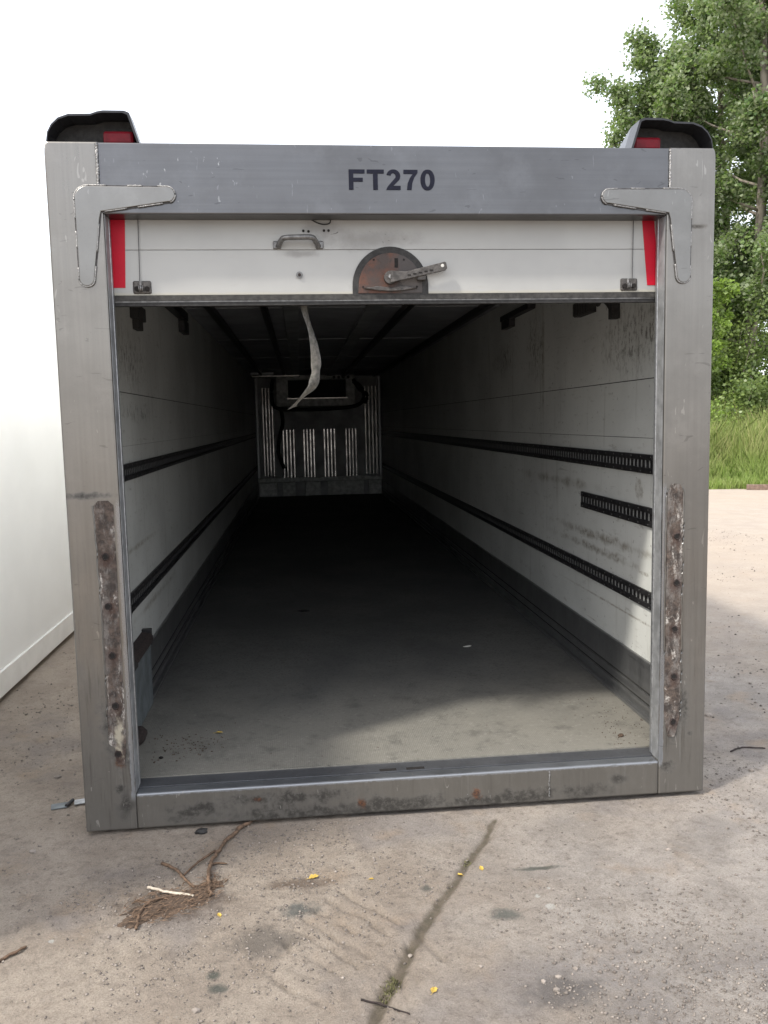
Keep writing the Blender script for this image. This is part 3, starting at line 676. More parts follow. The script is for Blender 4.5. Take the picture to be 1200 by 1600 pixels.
# ---- box shell
for sgn in (-1, 1):
    sw = boxobj('side_wall', sgn * 1.2415, sgn * 1.270, .069, 13.5, .0, 2.60, 'white_grp', TB)
    mt = 'wall_r' if sgn > 0 else 'wall_l'
    rows = [(.15, 1.4862), (1.4888, 1.761), (1.7655, 2.485)] if sgn > 0 else [(.15, 1.4970), (1.4986, 1.758), (1.7625, 2.485)]
    cols = [(.072, 2.223), (2.226, 4.72), (4.723, 7.22), (7.223, 9.72), (9.723, 12.2), (12.203, 13.39)]
    for z0, z1 in rows:
        for y0, y1 in cols: boxobj('wall_panel', sgn * 1.2345, sgn * 1.2412, y0, y1, z0, z1, mt, sw)
    for zj in ((1.4875, 1.7633) if sgn > 0 else (1.4978, 1.7602)): boxobj('panel_joint', sgn * 1.2385, sgn * 1.2413, .12, 13.38, zj - .004, zj + .004, 'rubber', sw)
    for yj in (2.2245, 4.7215, 7.2215): boxobj('panel_joint', sgn * 1.2383, sgn * 1.2413, yj - .004, yj + .004, .44, 2.48, 'rubber', sw)
    # kick plate: ribbed extrusion
    kp = boxobj('kick_plate', sgn * 1.221, sgn * 1.2343, .072, 13.38, .151, .43, 'kick', TB, .002)
    for z0, z1, dx in ((.255, .275, .009), (.205, .222, .014), (.405, .428, .004), (.155, .172, .022)):
        boxobj('kick_rib', sgn * (1.2212 - dx), sgn * 1.2212, .072, 13.38, z0, z1, 'kick', kp, .002)
    for z0, z1 in ((.277, .285), (.223, .230)):
        boxobj('kick_groove', sgn * 1.2200, sgn * 1.2213, .08, 13.37, z0, z1, 'rubber', kp)
def rail(sgn, y0, y1, z0, z1, bite=False):
    r_ = empty('cargo_rail'); r_.parent = TB
    X0 = sgn * 1.2343
    h = z1 - z0
    boxobj('slot_backing', sgn * 1.2338, sgn * 1.2344, y0 + .02, y1 - .01, z0 + h * .25, z1 - h * .25, 'railback', r_)
    for a_, b_ in ((z0, z0 + h * .30), (z1 - h * .30, z1)):
        boxobj('rail_flange', sgn * 1.222, sgn * 1.2344, y0 + (.02 if not bite else .0), y1 - .02, a_, b_, 'rail', r_, .002)
    bm = bmesh.new(); y = y0 + .03 if bite else y0 + .005
    while y < y1 - .01:
        box(bm, min(sgn * 1.2315, X0), max(sgn * 1.2315, X0), y, min(y + .025, y1), z0 + h * .28, z1 - h * .28); y += .046
    o = obj('slot_bars', bm, 'rail', r_); o['kind'] = 'stuff'
    bm = bmesh.new(); k = y0 + .05
    while k < min(y1, y0 + 4.5):
        for zz in (z0 + h * .12, z1 - h * .12): cyl(bm, (sgn * 1.2215, k, zz), (1, 0, 0), .0035, .003, 6)
        k += .115
    o = obj('rail_rivets', bm, 'bead', r_); o['kind'] = 'stuff'
rail(1, .41, 13.3, 1.322, 1.412); rail(1, .432, 1.455, 1.074, 1.165, True); rail(1, .41, 13.3, .685, .768)
rail(-1, .41, 13.3, 1.331, 1.413); rail(-1, .41, 13.3, .690, .782)
boxobj('floor_deck', -1.2205, 1.2205, .145, 13.39, .05, .1525, 'floor', TB)
ce = boxobj('ceiling', -1.241, 1.241, .126, 13.5, 2.486, 2.598, 'ceil', TB)
boxobj('roof_skin', -1.268, 1.268, .116, 13.52, 2.6003, 2.618, 'white_grp', TB)
for x in (-1.02, -.62, .47, 1.08): boxobj('ceiling_track', x - .025, x + .025, .5, 12.9, 2.435, 2.4855, 'rail', ce, .003)
for y in (3.4, 5.9, 8.4, 10.9): boxobj('ceiling_joint', -1.23, 1.23, y, y + .05, 2.478, 2.4858, 'ceil', ce)
for x in (-.42, .22): boxobj('ceiling_duct', x - .06, x + .06, 1.0, 12.8, 2.462, 2.4857, 'bulk', ce, .004)
# wall fixtures near the door
def fixture(name, mat, boxes, par=TB):
    bm = bmesh.new()
    for b in boxes: box(bm, *b, .003)
    return obj(name, bm, mat, par)
fixture('ribbed_buffer', 'rubber', [(1.19, 1.234, 1.22, 1.47, 2.155, 2.17)] + [(1.185, 1.234, 1.22 + k * .045, 1.25 + k * .045, 2.16, 2.23) for k in range(6)])
bm = bmesh.new(); tube(bm, smoothpath([(1.225, 1.18, 2.19), (1.21, 1.08, 2.20), (1.20, .97, 2.17), (1.21, .90, 2.11)], 6), .014, 8); obj('door_hose', bm, 'rubber', TB, True)
fixture('hose_clip', 'rubber', [(1.19, 1.234, .88, .93, 2.08, 2.25)])
fixture('track_bracket', 'rail', [(1.18, 1.234, 2.4, 3.2, 2.33, 2.37), (1.19, 1.234, 2.95, 3.2, 2.27, 2.335)])
fixture('track_bracket', 'rail', [(-1.234, -1.18, 2.4, 3.2, 2.36, 2.42), (-1.234, -1.19, 3.05, 3.3, 2.27, 2.36)])
fixture('wall_clip', 'rubber', [(-1.234, -1.19, 1.24, 1.46, 2.15, 2.22), (-1.234, -1.2, 1.3, 1.42, 2.10, 2.16)])
# left side: galvanised guard plate with a dark clamp on it
gp = boxobj('guard_plate', -1.2185, -1.190, .13, 1.10, .1535, .462, 'galv', TB, .003)
cl_ = empty('wall_clamp'); cl_.parent = TB
bm = bmesh.new(); prism(bm, [(-1.2335, .466), (-1.196, .466), (-1.176, .484), (-1.176, .512), (-1.192, .526), (-1.2335, .532)], .60, 1.10, .003); obj('clamp_body', bm, 'rustybit', cl_)
bm = bmesh.new(); cyl(bm, (-1.186, .58, .492), (0, 1, 0), .022, .10, 14); obj('clamp_roller', bm, 'rubber', cl_)
bm = bmesh.new(); box(bm, -1.2335, -1.185, 1.10, 1.13, .462, .545, .003); obj('clamp_end', bm, 'rail', cl_)
bm = bmesh.new(); bmesh.ops.create_icosphere(bm, subdivisions=3, radius=1)
for v in bm.verts: q = 1 + .3 * (fbm(v.co.x * 3 + 7, v.co.y * 3 + v.co.z * 2 + 5, 3, 3) - .5); v.co = Vector((-1.165 + v.co.x * .035 * q, .55 + v.co.y * .09 * q, .178 + v.co.z * .034 * q))
obj('rusty_lug', bm, 'rustybit', TB, True)
# front bulkhead far inside
BH = boxobj('front_bulkhead', -1.241, 1.241, 13.391, 13.51, .0, 2.486, 'bulk', TB)
def ribs(x0, x1, z0, z1, n):
    for i in range(n):
        x = x0 + (x1 - x0) * i / (n - 1)
        boxobj('bulkhead_rib', x - .010, x + .010, 13.372, 13.3908, z0, z1, 'bright', BH)
ribs(-1.08, -.90, .56, 2.28, 4); ribs(.92, 1.13, .56, 2.28, 4)
for a_, b_ in ((-.70, -.50), (-.30, -.11), (.10, .30), (.53, .72)): ribs(a_, b_, .52, 1.46, 4)
boxobj('bulkhead_beam', -1.22, 1.22, 13.30, 13.39, .44, .52, 'evap', BH, .01)
for a_, b_ in ((-1.2, -.85), (-.75, -.5), (-.3, .0), (.14, .85), (.95, 1.2)): boxobj('bulkhead_foot', a_, b_, 13.33, 13.39, .16, .43, 'evap', BH, .01)
for s_ in (-1, 1): boxobj('corner_trim', s_ * 1.17, s_ * 1.22, 13.33, 13.39, .52, 2.48, 'alu', BH, .01)
EV = empty('evaporator_unit'); EV.parent = TB
bm = bmesh.new()
box(bm, -.80, .69, 12.9, 13.385, 2.40, 2.484, .01); box(bm, -.80, -.575, 12.9, 13.385, 1.90, 2.40, .01); box(bm, .52, .69, 12.9, 13.385, 1.90, 2.40, .01); box(bm, -.575, .52, 12.9, 13.385, 1.90, 2.06, .01)
obj('evaporator_casing', bm, 'evap', EV)
boxobj('fan_opening', -.58, .525, 13.0, 13.38, 2.05, 2.41, 'grille', EV)
boxobj('lower_lip', -.60, .55, 12.87, 12.90, 2.035, 2.065, 'bright', EV, .005)
for k in range(4):
    bm = bmesh.new(); cyl(bm, (.30 + k * .09, 12.895, 2.44), (0, 1, 0), .028, .03, 10); obj('gauge', bm, 'rubber', EV)
for pth in ([(-.86, 12.85, 2.42), (-.88, 12.85, 2.1), (-.80, 12.84, 1.88), (-.3, 12.84, 1.84), (.3, 12.84, 1.85), (.72, 12.84, 1.90), (.86, 12.84, 2.05), (.80, 12.84, 2.25), (.66, 12.86, 2.36)],
            [(-.72, 12.85, 1.86), (-.70, 13.2, 1.6), (-.78, 13.3, 1.3), (-.80, 13.33, 1.0), (-.70, 13.33, .7)], [(.66, 12.86, 2.4), (.78, 12.85, 2.2), (.92, 12.85, 2.1), (.88, 12.85, 1.93)]):
    bm = bmesh.new(); tube(bm, smoothpath(pth, 6), .035, 8); obj('hose', bm, 'rubber', EV, True)
boxobj('cross_bar', -1.2, -.35, 11.8, 11.86, 2.40, 2.44, 'bright', ce, .01)
boxobj('cross_bar', -1.2, -.80, 11.6, 11.66, 2.43, 2.475, 'alu', ce, .01)

# torn strap hanging inside
def ribbon(name, path, width, twist, mat):
    pts = smoothpath(path, 8); n = len(pts); bm = bmesh.new(); rows = []
    for i, p in enumerate(pts):
        t = i / (n - 1); an = twist[0] + (twist[1] - twist[0]) * t + .5 * math.sin(t * 9)
        w = width * (.75 + (1.1 * max(0, t - .55) / .45)) * (.7 + .6 * fbm(t * 9, 3.3, 2, 5)) / 2
        d = Vector((math.cos(an), math.sin(an), .15 * math.sin(t * 14)))
        rows.append([bm.verts.new(p + d * w * q + Vector((0, .012 * (abs(q) - .5) + .006 * fbm(t * 22, q * 2 + 9, 2, 8), .004 * fbm(t * 30, q * 3 + 4, 2, 3)))) for q in (-1, -.4, .4, 1)])
    for i in range(n - 1):
        for k in range(3): bm.faces.new((rows[i][k], rows[i][k + 1], rows[i + 1][k + 1], rows[i + 1][k]))
    r = bmesh.ops.solidify(bm, geom=bm.faces[:], thickness=.004)
    return obj(name, bm, mat, None, True)
o = ribbon('hanging_strap', [(-.352, .150, 2.064), (-.345, .155, 2.02), (-.325, .16, 1.95), (-.312, .165, 1.88), (-.309, .17, 1.82), (-.316, .17, 1.770), (-.328, .175, 1.735), (-.360, .165, 1.705), (-.412, .160, 1.652)], .050, (.2, 1.0), 'strap')
tag(o, 'torn dirty pale strap hanging from the bottom of the raised white shutter', 'strap')

# ------------------------------------------------------------------ white body parked to the left
NB = empty('white_trailer', (0, 0, 0)); tag(NB, 'plain white box trailer body parked close along the left side', 'trailer body')
NX = -2.19
bm = bmesh.new(); box(bm, NX - 2.5, NX, -1.12, 13.0, .17, 2.90, .01); obj('body_shell', bm, 'white_grp', NB)
bm = bmesh.new(); box(bm, NX - 2.508, NX + .014, -1.128, 13.008, .025, .172, .004); obj('bottom_rail', bm, 'white_rail', NB)
for y in (-1.0, 4.0, 9.0, 12.8):
    for x in (NX - 2.2, NX - .35): boxobj('support_block', x - .08, x + .08, y - .08, y + .08, -.03, .026, 'timber', NB, .004)

# ------------------------------------------------------------------ trees and plants
def leaf_cloud(pts, size, tint, name, mat, parent, up=.35, jit=.35):
    n = len(pts)
    d = rng.normal(size=(n, 3)); d[:, 2] *= .55; d[:, 2] -= .25; d /= np.linalg.norm(d, axis=1)[:, None]
    q = rng.normal(size=(n, 3)) + np.array([0, 0, up * 2]); s = np.cross(d, q); s /= np.linalg.norm(s, axis=1)[:, None]
    L_ = size * (1 + jit * rng.uniform(-1, 1, n))[:, None]
    nn = np.cross(s, d)
    v = np.stack([pts, pts + d * L_ * .5 + s * L_ * .42 + nn * L_ * .08, pts + d * L_, pts + d * L_ * .5 - s * L_ * .42 + nn * L_ * .08], 1).reshape(-1, 3)
    f = np.arange(4 * n).reshape(n, 4)
    return raw(name, v, f, mat, parent, tint=np.repeat(tint, 4))
def tree(base, height, rad, n_limbs, nleaf, leafsize, label, leaf='leaf_poplar', lean=(0, 0), z_first=.15, group='trees beyond the yard', name='poplar_tree', trunk_r=.17):
    root = empty(name, base); tag(root, label, 'tree', group)
    R_ = random.Random(int(base[0] * 100 + base[1] * 7)); bm = bmesh.new()
    tr = [Vector((lean[0] * t * t * height + .25 * math.sin(t * 5 + base[0]), lean[1] * t * t * height + .2 * math.cos(t * 4 + base[1]), height * t)) for t in [i / 10 for i in range(11)]]
    tr[0].z = -.3
    tube(bm, tr, [trunk_r * (1 - .92 * (i / 10)) for i in range(11)], 8)
    ends = []
    for i in range(n_limbs):
        t = z_first + (1 - z_first) * ((i + R_.random()) / n_limbs) * .97
        p = tr[int(t * 10)].lerp(tr[min(10, int(t * 10) + 1)], t * 10 - int(t * 10))
        an = i * 2.4 + R_.uniform(-.5, .5); ln = rad * (1.15 - .75 * t ** 1.6) * R_.uniform(.65, 1.15)
        rise = R_.uniform(.35, .95)
        pts = [p + Vector((math.cos(an) * ln * u, math.sin(an) * ln * u, ln * rise * u ** 1.3)) + Vector((R_.uniform(-.1, .1), R_.uniform(-.1, .1), R_.uniform(-.1, .1))) * u for u in (0, .25, .5, .75, 1)]
        tube(bm, pts, [trunk_r * .32 * (1 - t * .6) * (1 - .85 * u) for u in (0, .25, .5, .75, 1)], 5)
        for k in range(7):
            u = R_.uniform(.3, 1); a_ = pts[int(u * 3.99)].lerp(pts[int(u * 3.99) + 1], u * 4 - int(u * 3.99))
            dv = Vector((R_.gauss(0, 1), R_.gauss(0, 1), R_.gauss(.4, .8))).normalized() * R_.uniform(.35, .8) * rad * .26
            tube(bm, [a_, a_ + dv * .5 + Vector((0, 0, .03)), a_ + dv], [.014, .009, .004], 3)
            ends.append((a_, a_ + dv))
    obj('trunk', bm, 'bark', root, True)
    E_ = np.array([[*a_, *b_] for a_, b_ in ends]); k = rng.integers(0, len(E_), nleaf); u = rng.uniform(.2, 1.25, nleaf)[:, None]
    pts = E_[k, :3] * (1 - u) + E_[k, 3:] * u + rng.normal(size=(nleaf, 3)) * .13 * rad / 2.2
    ct = rng.uniform(0, 1, len(E_))
    leaf_cloud(pts, leafsize, np.clip(ct[k] * .6 + rng.uniform(0, .45, nleaf), 0, 1), 'crown', leaf, root)
    return root
def bz1(x, y):
    d = np.array([x, y]) - E0; return float(bank_z(np.array([d @ ED]), np.array([d @ EN]))[0])
TR = [(12.25, 19.6, 17.5, 2.7, 46, 105000, .10, 'tallest broadleaf tree with pale trunk beyond the grass, right of the trailer body'),
      (9.9, 20.6, 10.2, 2.3, 34, 64000, .10, 'shorter broadleaf tree whose crown tops out just above the right roof lamp'),
      (13.9, 20.4, 16.5, 2.9, 46, 70000, .105, 'tall broadleaf tree at the right edge of the picture'),
      (13.3, 23.0, 15.0, 2.8, 44, 80000, .11, 'tall broadleaf tree in second row behind the tallest one')]
for x, y, h, r, nl, nf, ls, lab in TR:
    tree((x, y, bz1(x, y)), h, r, nl, nf, ls, lab, z_first=.10, trunk_r=.20 if h > 14 else .13)
tree((17.2, 19.5, bz1(17.2, 19.5)), 14, 2.8, 30, 18000, .13, 'broadleaf tree outside the right edge, last of the row')
tree((9.95, 17.4, bz1(9.95, 17.4)), 3.9, .75, 14, 2600, .10, 'slim sapling with bright lime green leaves beside the right post', 'leaf_lime', name='sapling', group='saplings', trunk_r=.03, z_first=.4)
def shrub(x, y, h, r, n, lab, mat='leaf_shrub', size=.09):
    root = empty('shrub', (x, y, bz1(x, y))); tag(root, lab, 'shrub', 'shrubs under the trees')
    bm = bmesh.new(); ends = []
    for i in range(22):
        an = random.uniform(0, 6.28); q = random.uniform(.2, 1)
        e = Vector((math.cos(an) * r * q, math.sin(an) * r * q, h * random.uniform(.45, 1)))
        p = [Vector((0, 0, -.1)), e * .5 + Vector((random.uniform(-.1, .1), random.uniform(-.1, .1), .1)), e]
        tube(bm, p, [.018, .012, .005], 4); ends += [p[1:]]
    obj('stem', bm, 'bark', root)
    E_ = np.array([[*a_, *b_] for a_, b_ in ends]); k = rng.integers(0, len(E_), n); u = rng.uniform(-.5, 1.15, n)[:, None]
    pts = E_[k, :3] * (1 - u) + E_[k, 3:] * u + rng.normal(size=(n, 3)) * .16; pts[:, 2] = np.maximum(pts[:, 2], .03)
    leaf_cloud(pts, size, np.clip(rng.uniform(0, 1, len(E_))[k] * .6 + rng.uniform(0, .45, n), 0, 1), 'foliage', mat, root)
shrub(10.9, 17.3, 1.35, .95, 7000, 'round bramble shrub in front of the tall tree')
shrub(9.9, 18.6, 2.6, 1.3, 9000, 'dark shrub directly beside the right post')
shrub(11.6, 19.4, 3.0, 1.5, 9000, 'tall dark shrub around the foot of the tallest tree')
shrub(13.0, 17.2, 1.7, 1.2, 6000, 'green shrub beyond the right edge of the grass')
shrub(12.6, 22.0, 4.2, 2.0, 16000, 'tallest dark shrub filling the gap between the two tall trees')
shrub(10.8, 21.5, 4.0, 2.0, 16000, 'broad dark shrub behind the lime green sapling')
shrub(8.3, 19.8, 2.8, 1.5, 7000, 'shrub hidden behind the right post of the trailer body')
shrub(13.2, 20.8, 3.0, 1.6, 7000, 'large dark shrub at the foot of the right edge tree')
shrub(9.75, 16.9, 1.2, .7, 3500, 'yellow green weed clump in the long grass beside the right post', 'leaf_lime', .06)
shrub(11.3, 16.6, 1.0, .6, 2500, 'yellow green weed clump in the long grass at the right edge', 'leaf_lime', .06)
# grass
n = 130000
s_ = rng.uniform(-6, 9, n); t_ = rng.beta(1.0, 1.4, n) * 5.2 - .12
bx, by = bank_xy(s_, t_ + (fbm(s_ * 1.7, s_ * 0 + 3, 3, 8) - .5) * .5 * (t_ < 2)); bz = bank_z(s_, t_)
tall = np.clip((t_ - .35) / 1.6, .12, 1) * (.6 + .8 * fbm(bx * 1.5, by * 1.5, 3, 12))
hgt = (.12 + .85 * tall) * rng.uniform(.4, 1.25, n); wd = .004 + .006 * rng.uniform(0, 1, n)
an = rng.uniform(0, 6.283, n); ln = rng.normal(size=(n, 2)) * .28 * hgt[:, None]
p = np.stack([bx, by, bz], 1); sd = np.stack([np.cos(an), np.sin(an), an * 0], 1) * wd[:, None]
mid = p + np.stack([ln[:, 0] * .35, ln[:, 1] * .35, hgt * .55], 1); tip = p + np.stack([ln[:, 0], ln[:, 1], hgt], 1)
v = np.stack([p - sd, p + sd, mid + sd * .8, tip, mid - sd * .8], 1).reshape(-1, 3)
f = np.arange(5 * n).reshape(n, 5)
tnt = np.clip(rng.uniform(0, .5, n) + (fbm(bx * 2.3 + 40, by * 2.3 + 40, 3, 15) - .5) * 1.1 + (tall - .45) * .6 + (rng.uniform(0, 1, n) < .25) * .5, 0, 1)
tv = np.stack([tnt * .5, tnt * .5, tnt * .8, tnt, tnt * .8], 1).ravel()
tag(raw('long_grass', v, f, 'grass', tint=tv), 'long green and straw coloured grass on the bank', 'grass', kind='stuff')
# timber edging
bm = bmesh.new(); box(bm, 0, 3.2, -.11, .0, -.03, .095, .012)
for q in bm.verts: q.co += Vector((0, .01 * math.sin(q.co.x * 3), .006 * math.sin(q.co.x * 5)))
k_ = obj('timber_edging', bm, 'timber'); k_.location = (8.99, 13.62, 0); k_.rotation_euler = (0, 0, math.atan2(-.355, .935))
tag(k_, 'brown weathered timber lying along the foot of the grass bank', 'timber')

# ------------------------------------------------------------------ things lying on the ground
OCT = np.array([(1, 0, 0), (-1, 0, 0), (0, 1, 0), (0, -1, 0), (0, 0, 1), (0, 0, -1)], float)
OF = np.array([(0, 2, 4), (2, 1, 4), (1, 3, 4), (3, 0, 4), (2, 0, 5), (1, 2, 5), (3, 1, 5), (0, 3, 5)])
def pebbles(n, xr, yr, smin, smax, clump=.28):
    x = rng.uniform(*xr, n * 3); y = rng.uniform(*yr, n * 3)
    k = rng.uniform(0, 1, n * 3) < np.clip((fbm(x * 2.2 + 30, y * 2.2 + 30, 4, 44) - .5) * 3 + clump, .05, 1)
    k &= ~((np.abs(x) < 1.27) & (y > -.01))
    x = x[k][:n]; y = y[k][:n]; n = len(x)
    s = smin * (smax / smin) ** (rng.uniform(0, 1, n) ** 3.6); z = ground_h(x, y) + s * .25
    v = OCT[None] * (s[:, None, None] * rng.uniform(.55, 1.25, (n, 6, 1))) * np.array([1, 1, .65]) + np.stack([x, y, z], 1)[:, None]
    f = OF[None] + 6 * np.arange(n)[:, None, None]
    return v.reshape(-1, 3), f.reshape(-1, 3), np.repeat(np.clip(rng.normal(.36, .30, n), 0, 1), 6)
v1, f1, t1 = pebbles(34000, (-1.6, 2.2), (-1.6, .6), .0013, .0078)
v2, f2, t2 = pebbles(5000, (1.2, 5.5), (-.5, 8), .003, .013); v3, f3, t3 = pebbles(2500, (-2.2, -1.2), (-.2, 4), .002, .010)
v4, f4, t4 = pebbles(1400, (.1, .9), (-1.35, -.85), .0016, .0095, .25)
V_ = [v1, v2, v3, v4]; F_ = []; off = 0
for vv, ff in zip(V_, (f1, f2, f3, f4)): F_.append(ff + off); off += len(vv)
tag(raw('gravel', np.concatenate(V_), np.concatenate(F_), 'stone', tint=np.concatenate([t1, t2, t3, t4])), 'fine loose grit and gravel strewn over the concrete', 'gravel', kind='stuff')
# larger single stones
spots = [(.264, -1.071, .010), (.288, -1.115, .011), (.31, -1.06, .009), (.374, -1.027, .009), (.521, -1.047, .009), (-.72, -1.07, .013), (.66, -.62, .010), (.78, -.66, .009), (.93, -.42, .012), (-.10, -.88, .009),
         (.33, -.92, .011), (-.16, -.36, .008), (1.45, -.28, .013), (1.6, .2, .016), (1.75, .9, .022), (1.5, .75, .02), (2.3, 2.2, .035), (2.7, 3.6, .04), (-1.45, -.1, .014), (-1.55, .6, .016), (-.30, -.80, .007), (.10, -.98, .007)]
for i, (x, y, s) in enumerate(spots):
    bm = bmesh.new(); bmesh.ops.create_icosphere(bm, subdivisions=1, radius=1)
    ax_ = (random.uniform(.8, 1.3), random.uniform(.7, 1.1), random.uniform(.5, .75))
    for v in bm.verts:
        q = random.uniform(.75, 1.15); v.co = Vector((v.co.x * ax_[0], v.co.y * ax_[1], v.co.z * ax_[2])) * s * q
    o = obj('stone', bm, 'stone'); a = o.data.attributes.new('tint', 'FLOAT', 'POINT'); tv_ = random.uniform(.2, .9); a.data.foreach_set('value', [tv_] * len(o.data.vertices))
    o.location = (x, y, gz(x, y) + s * .3)
    if y > -.3 and x > 1: lg = ('loose stone on the ground to the right of the right post', 'stones right of the trailer body')
    elif x < -1.4: lg = ('loose stone on the ground to the left of the left post', 'stones left of the trailer body')
    elif y < -.85 and x > .2: lg = ('loose stone in the gravelly patch at the bottom right', 'stones in the gravelly patch')
    elif x > .5: lg = ('lone loose stone in front of the right end of the sill', 'stones in front of the right end of the sill')
    elif x < -.5: lg = ('lone loose stone near the bottom left, below the soil patch', 'stones at the bottom left')
    else: lg = ('small loose stone close to the crack in the concrete', 'stones beside the crack')
    tag(o, lg[0], 'stone', lg[1])
def on_ground(pts, lift=.004): return [(x, y, gz(x, y) + (z_[0] if z_ else lift)) for x, y, *z_ in pts]
def root_thing(name, pts, r0, r1, mat, label, cat='twig', branches=(), group=None):
    bm = bmesh.new(); P_ = smoothpath(on_ground(pts, r0 * .9), 6); n_ = len(P_)
    P_ = [p + Vector((random.uniform(-1, 1), random.uniform(-1, 1), random.uniform(-.3, .6))) * r0 * .5 for p in P_]
    tube(bm, P_, [r0 + (r1 - r0) * i / (n_ - 1) for i in range(n_)], 7, .22)
    for b in branches:
        Q = smoothpath(on_ground(b, r1), 4); tube(bm, Q, [r1 * (1 - .6 * i / (len(Q) - 1)) for i in range(len(Q))], 5, .2)
    o = obj(name, bm, mat, None, True); tag(o, label, cat, group); return o
root_thing('dry_root', [(-.60, .06), (-.625, .030), (-.683, -.057), (-.734, -.176), (-.756, -.313, .014), (-.750, -.442, .010), (-.736, -.515)], .0085, .006, 'root', 'thickest curved brown root running out from under the sill', 'root',
           [[(-.756, -.30), (-.735, -.29), (-.70, -.30)]])
root_thing('dry_root', [(-.752, -.205, .012), (-.806, -.283, .010), (-.850, -.357)], .005, .003, 'root', 'short thin root branching left off the thick root', 'root')
root_thing('dry_root', [(-.938, -.270), (-.881, -.326, .012), (-.837, -.401, .010), (-.800, -.452)], .0065, .004, 'root', 'brown crooked twig just above the pale stripped twig', 'twig', [[(-.81, -.44), (-.77, -.43), (-.745, -.40)]])
root_thing('pale_twig', [(-.960, -.440, .012), (-.887, -.475, .012), (-.793, -.509, .008)], .0055, .004, 'root_pale', 'pale stripped twig lying across the soil patch', 'twig')
root_thing('dry_root', [(-.955, -.672), (-.960, -.587, .012), (-.927, -.524, .014), (-.845, -.497, .01)], .005, .003, 'root', 'forked thin root in the middle of the dark soil patch', 'root', [[(-.94, -.55), (-.90, -.57), (-.86, -.56)], [(-.93, -.53), (-.98, -.50), (-1.0, -.52)]])
root_thing('dark_twig', [(-.265, -1.085), (-.201, -1.097, .006), (-.135, -1.155)], .0032, .002, 'rustybit', 'thin dark twig crossing the mossy crack near the bottom edge', 'twig')
root_thing('dark_stick', [(-1.36, -.79), (-1.325, -.745), (-1.285, -.712)], .006, .004, 'root', 'dark stick half buried at the left edge', 'stick')
root_thing('dark_twig', [(1.62, .42), (1.70, .46), (1.80, .43)], .004, .003, 'rustybit', 'thin dark twig on the ground right of the trailer body', 'twig')
# soil patch with fine roots
bm = bmesh.new(); N = 46; ctr = bm.verts.new((-.87, -.53, gz(-.87, -.53) + .012)); ringv = []
def soil_r(a_): return (.165 if abs(math.cos(a_)) > .3 else .11) * (.75 + .6 * fbm(a_ * 2 + 3, 2.2, 3, 6))
rows = []
for q in (.33, .66, 1.0):
    row = []
    for k in range(N):
        a_ = 2 * math.pi * k / N; rr = soil_r(a_ if k < N / 2 else a_ - 2 * math.pi) * q
        x = -.87 + math.cos(a_) * rr * 1.05 + math.sin(a_) * rr * .35; y = -.535 + math.sin(a_) * rr * .75 + math.cos(a_) * rr * .35
        row.append(bm.verts.new((x, y, gz(x, y) + (.010 * (1 - q) + .008 * fbm(x * 60, y * 60, 2, 8) * (1.1 - q) - (.004 if q == 1 else 0)))))
    rows.append(row)
for k in range(N):
    k2 = (k + 1) % N; bm.faces.new((ctr, rows[0][k], rows[0][k2]))
    for a_ in range(2): bm.faces.new((rows[a_][k], rows[a_ + 1][k], rows[a_ + 1][k2], rows[a_][k2]))
bmesh.ops.recalc_face_normals(bm, faces=bm.faces[:])
sp = obj('soil_patch', bm, 'soil', None, True); tag(sp, 'patch of dark dry soil and fine roots left of the curved root', 'soil', kind='stuff')
bm = bmesh.new()
for k in range(260):
    a_ = random.uniform(0, 6.28); q = random.uniform(0, 1) ** .6 * .15
    x = -.87 + math.cos(a_) * q * 1.1; y = -.54 + math.sin(a_) * q * .7 + math.cos(a_) * q * .35; d = random.uniform(-.4, 1.2); l_ = random.uniform(.01, .035)
    z = gz(x, y) + random.uniform(.004, .016)
    tube(bm, [(x, y, z), (x + math.cos(d) * l_ * .5, y + math.sin(d) * l_ * .5, z + random.uniform(0, .006)), (x + math.cos(d) * l_, y + math.sin(d) * l_, z)], [.0014, .0012, .0006], 3)
for k in range(90):
    a_ = random.uniform(0, 6.28); q = random.uniform(0, .06); x = -.745 + math.cos(a_) * q; y = -.42 + math.sin(a_) * q * 1.2; d = random.uniform(0, 6.28); l_ = random.uniform(.008, .025); z = gz(x, y) + .005
    tube(bm, [(x, y, z), (x + math.cos(d) * l_, y + math.sin(d) * l_, z + .003)], [.0014, .0007], 3)
obj('fine_roots', bm, 'root', sp)['kind'] = 'stuff'
# fallen leaves
def fallen_leaf(x, y, s, rot, label, z=None, mat='leaf_yellow'):
    out = [(-.5, 0), (-.35, .22), (-.1, .42), (.1, .30), (.32, .36), (.42, .12), (.62, .02), (.40, -.14), (.30, -.36), (.08, -.28), (-.14, -.40), (-.36, -.2)]
    bm = bmesh.new(); c = bm.verts.new((0, 0, .10 * s)); vs_ = [bm.verts.new((px * s, py * s * .8, s * (.05 + .25 * abs(py) + random.uniform(0, .08)))) for px, py in out]
    for k in range(len(vs_)): bm.faces.new((c, vs_[k], vs_[(k + 1) % len(vs_)]))
    tube(bm, [(-.45 * s, 0, .06 * s), (-.8 * s, .05 * s, .05 * s)], .02 * s, 4)
    o = obj('fallen_leaf', bm, mat); o.location = (x, y, (gz(x, y) if z is None else z) + .001); o.rotation_euler = (random.uniform(-.1, .1), random.uniform(-.1, .1), rot)
    tag(o, label, 'leaf', 'yellow fallen leaves'); return o
fallen_leaf(-.386, -.43, .036, .4, 'yellow fallen leaf right of the curved root')
fallen_leaf(.217, -.449, .026, 1.6, 'yellow leaf just right of the crack, beside the dark streak')
fallen_leaf(.135, -.46, .024, 2.6, 'yellow leaf lying on the edge of the crack')
fallen_leaf(-.183, -.466, .018, .2, 'small yellow leaf midway between the root and the crack')
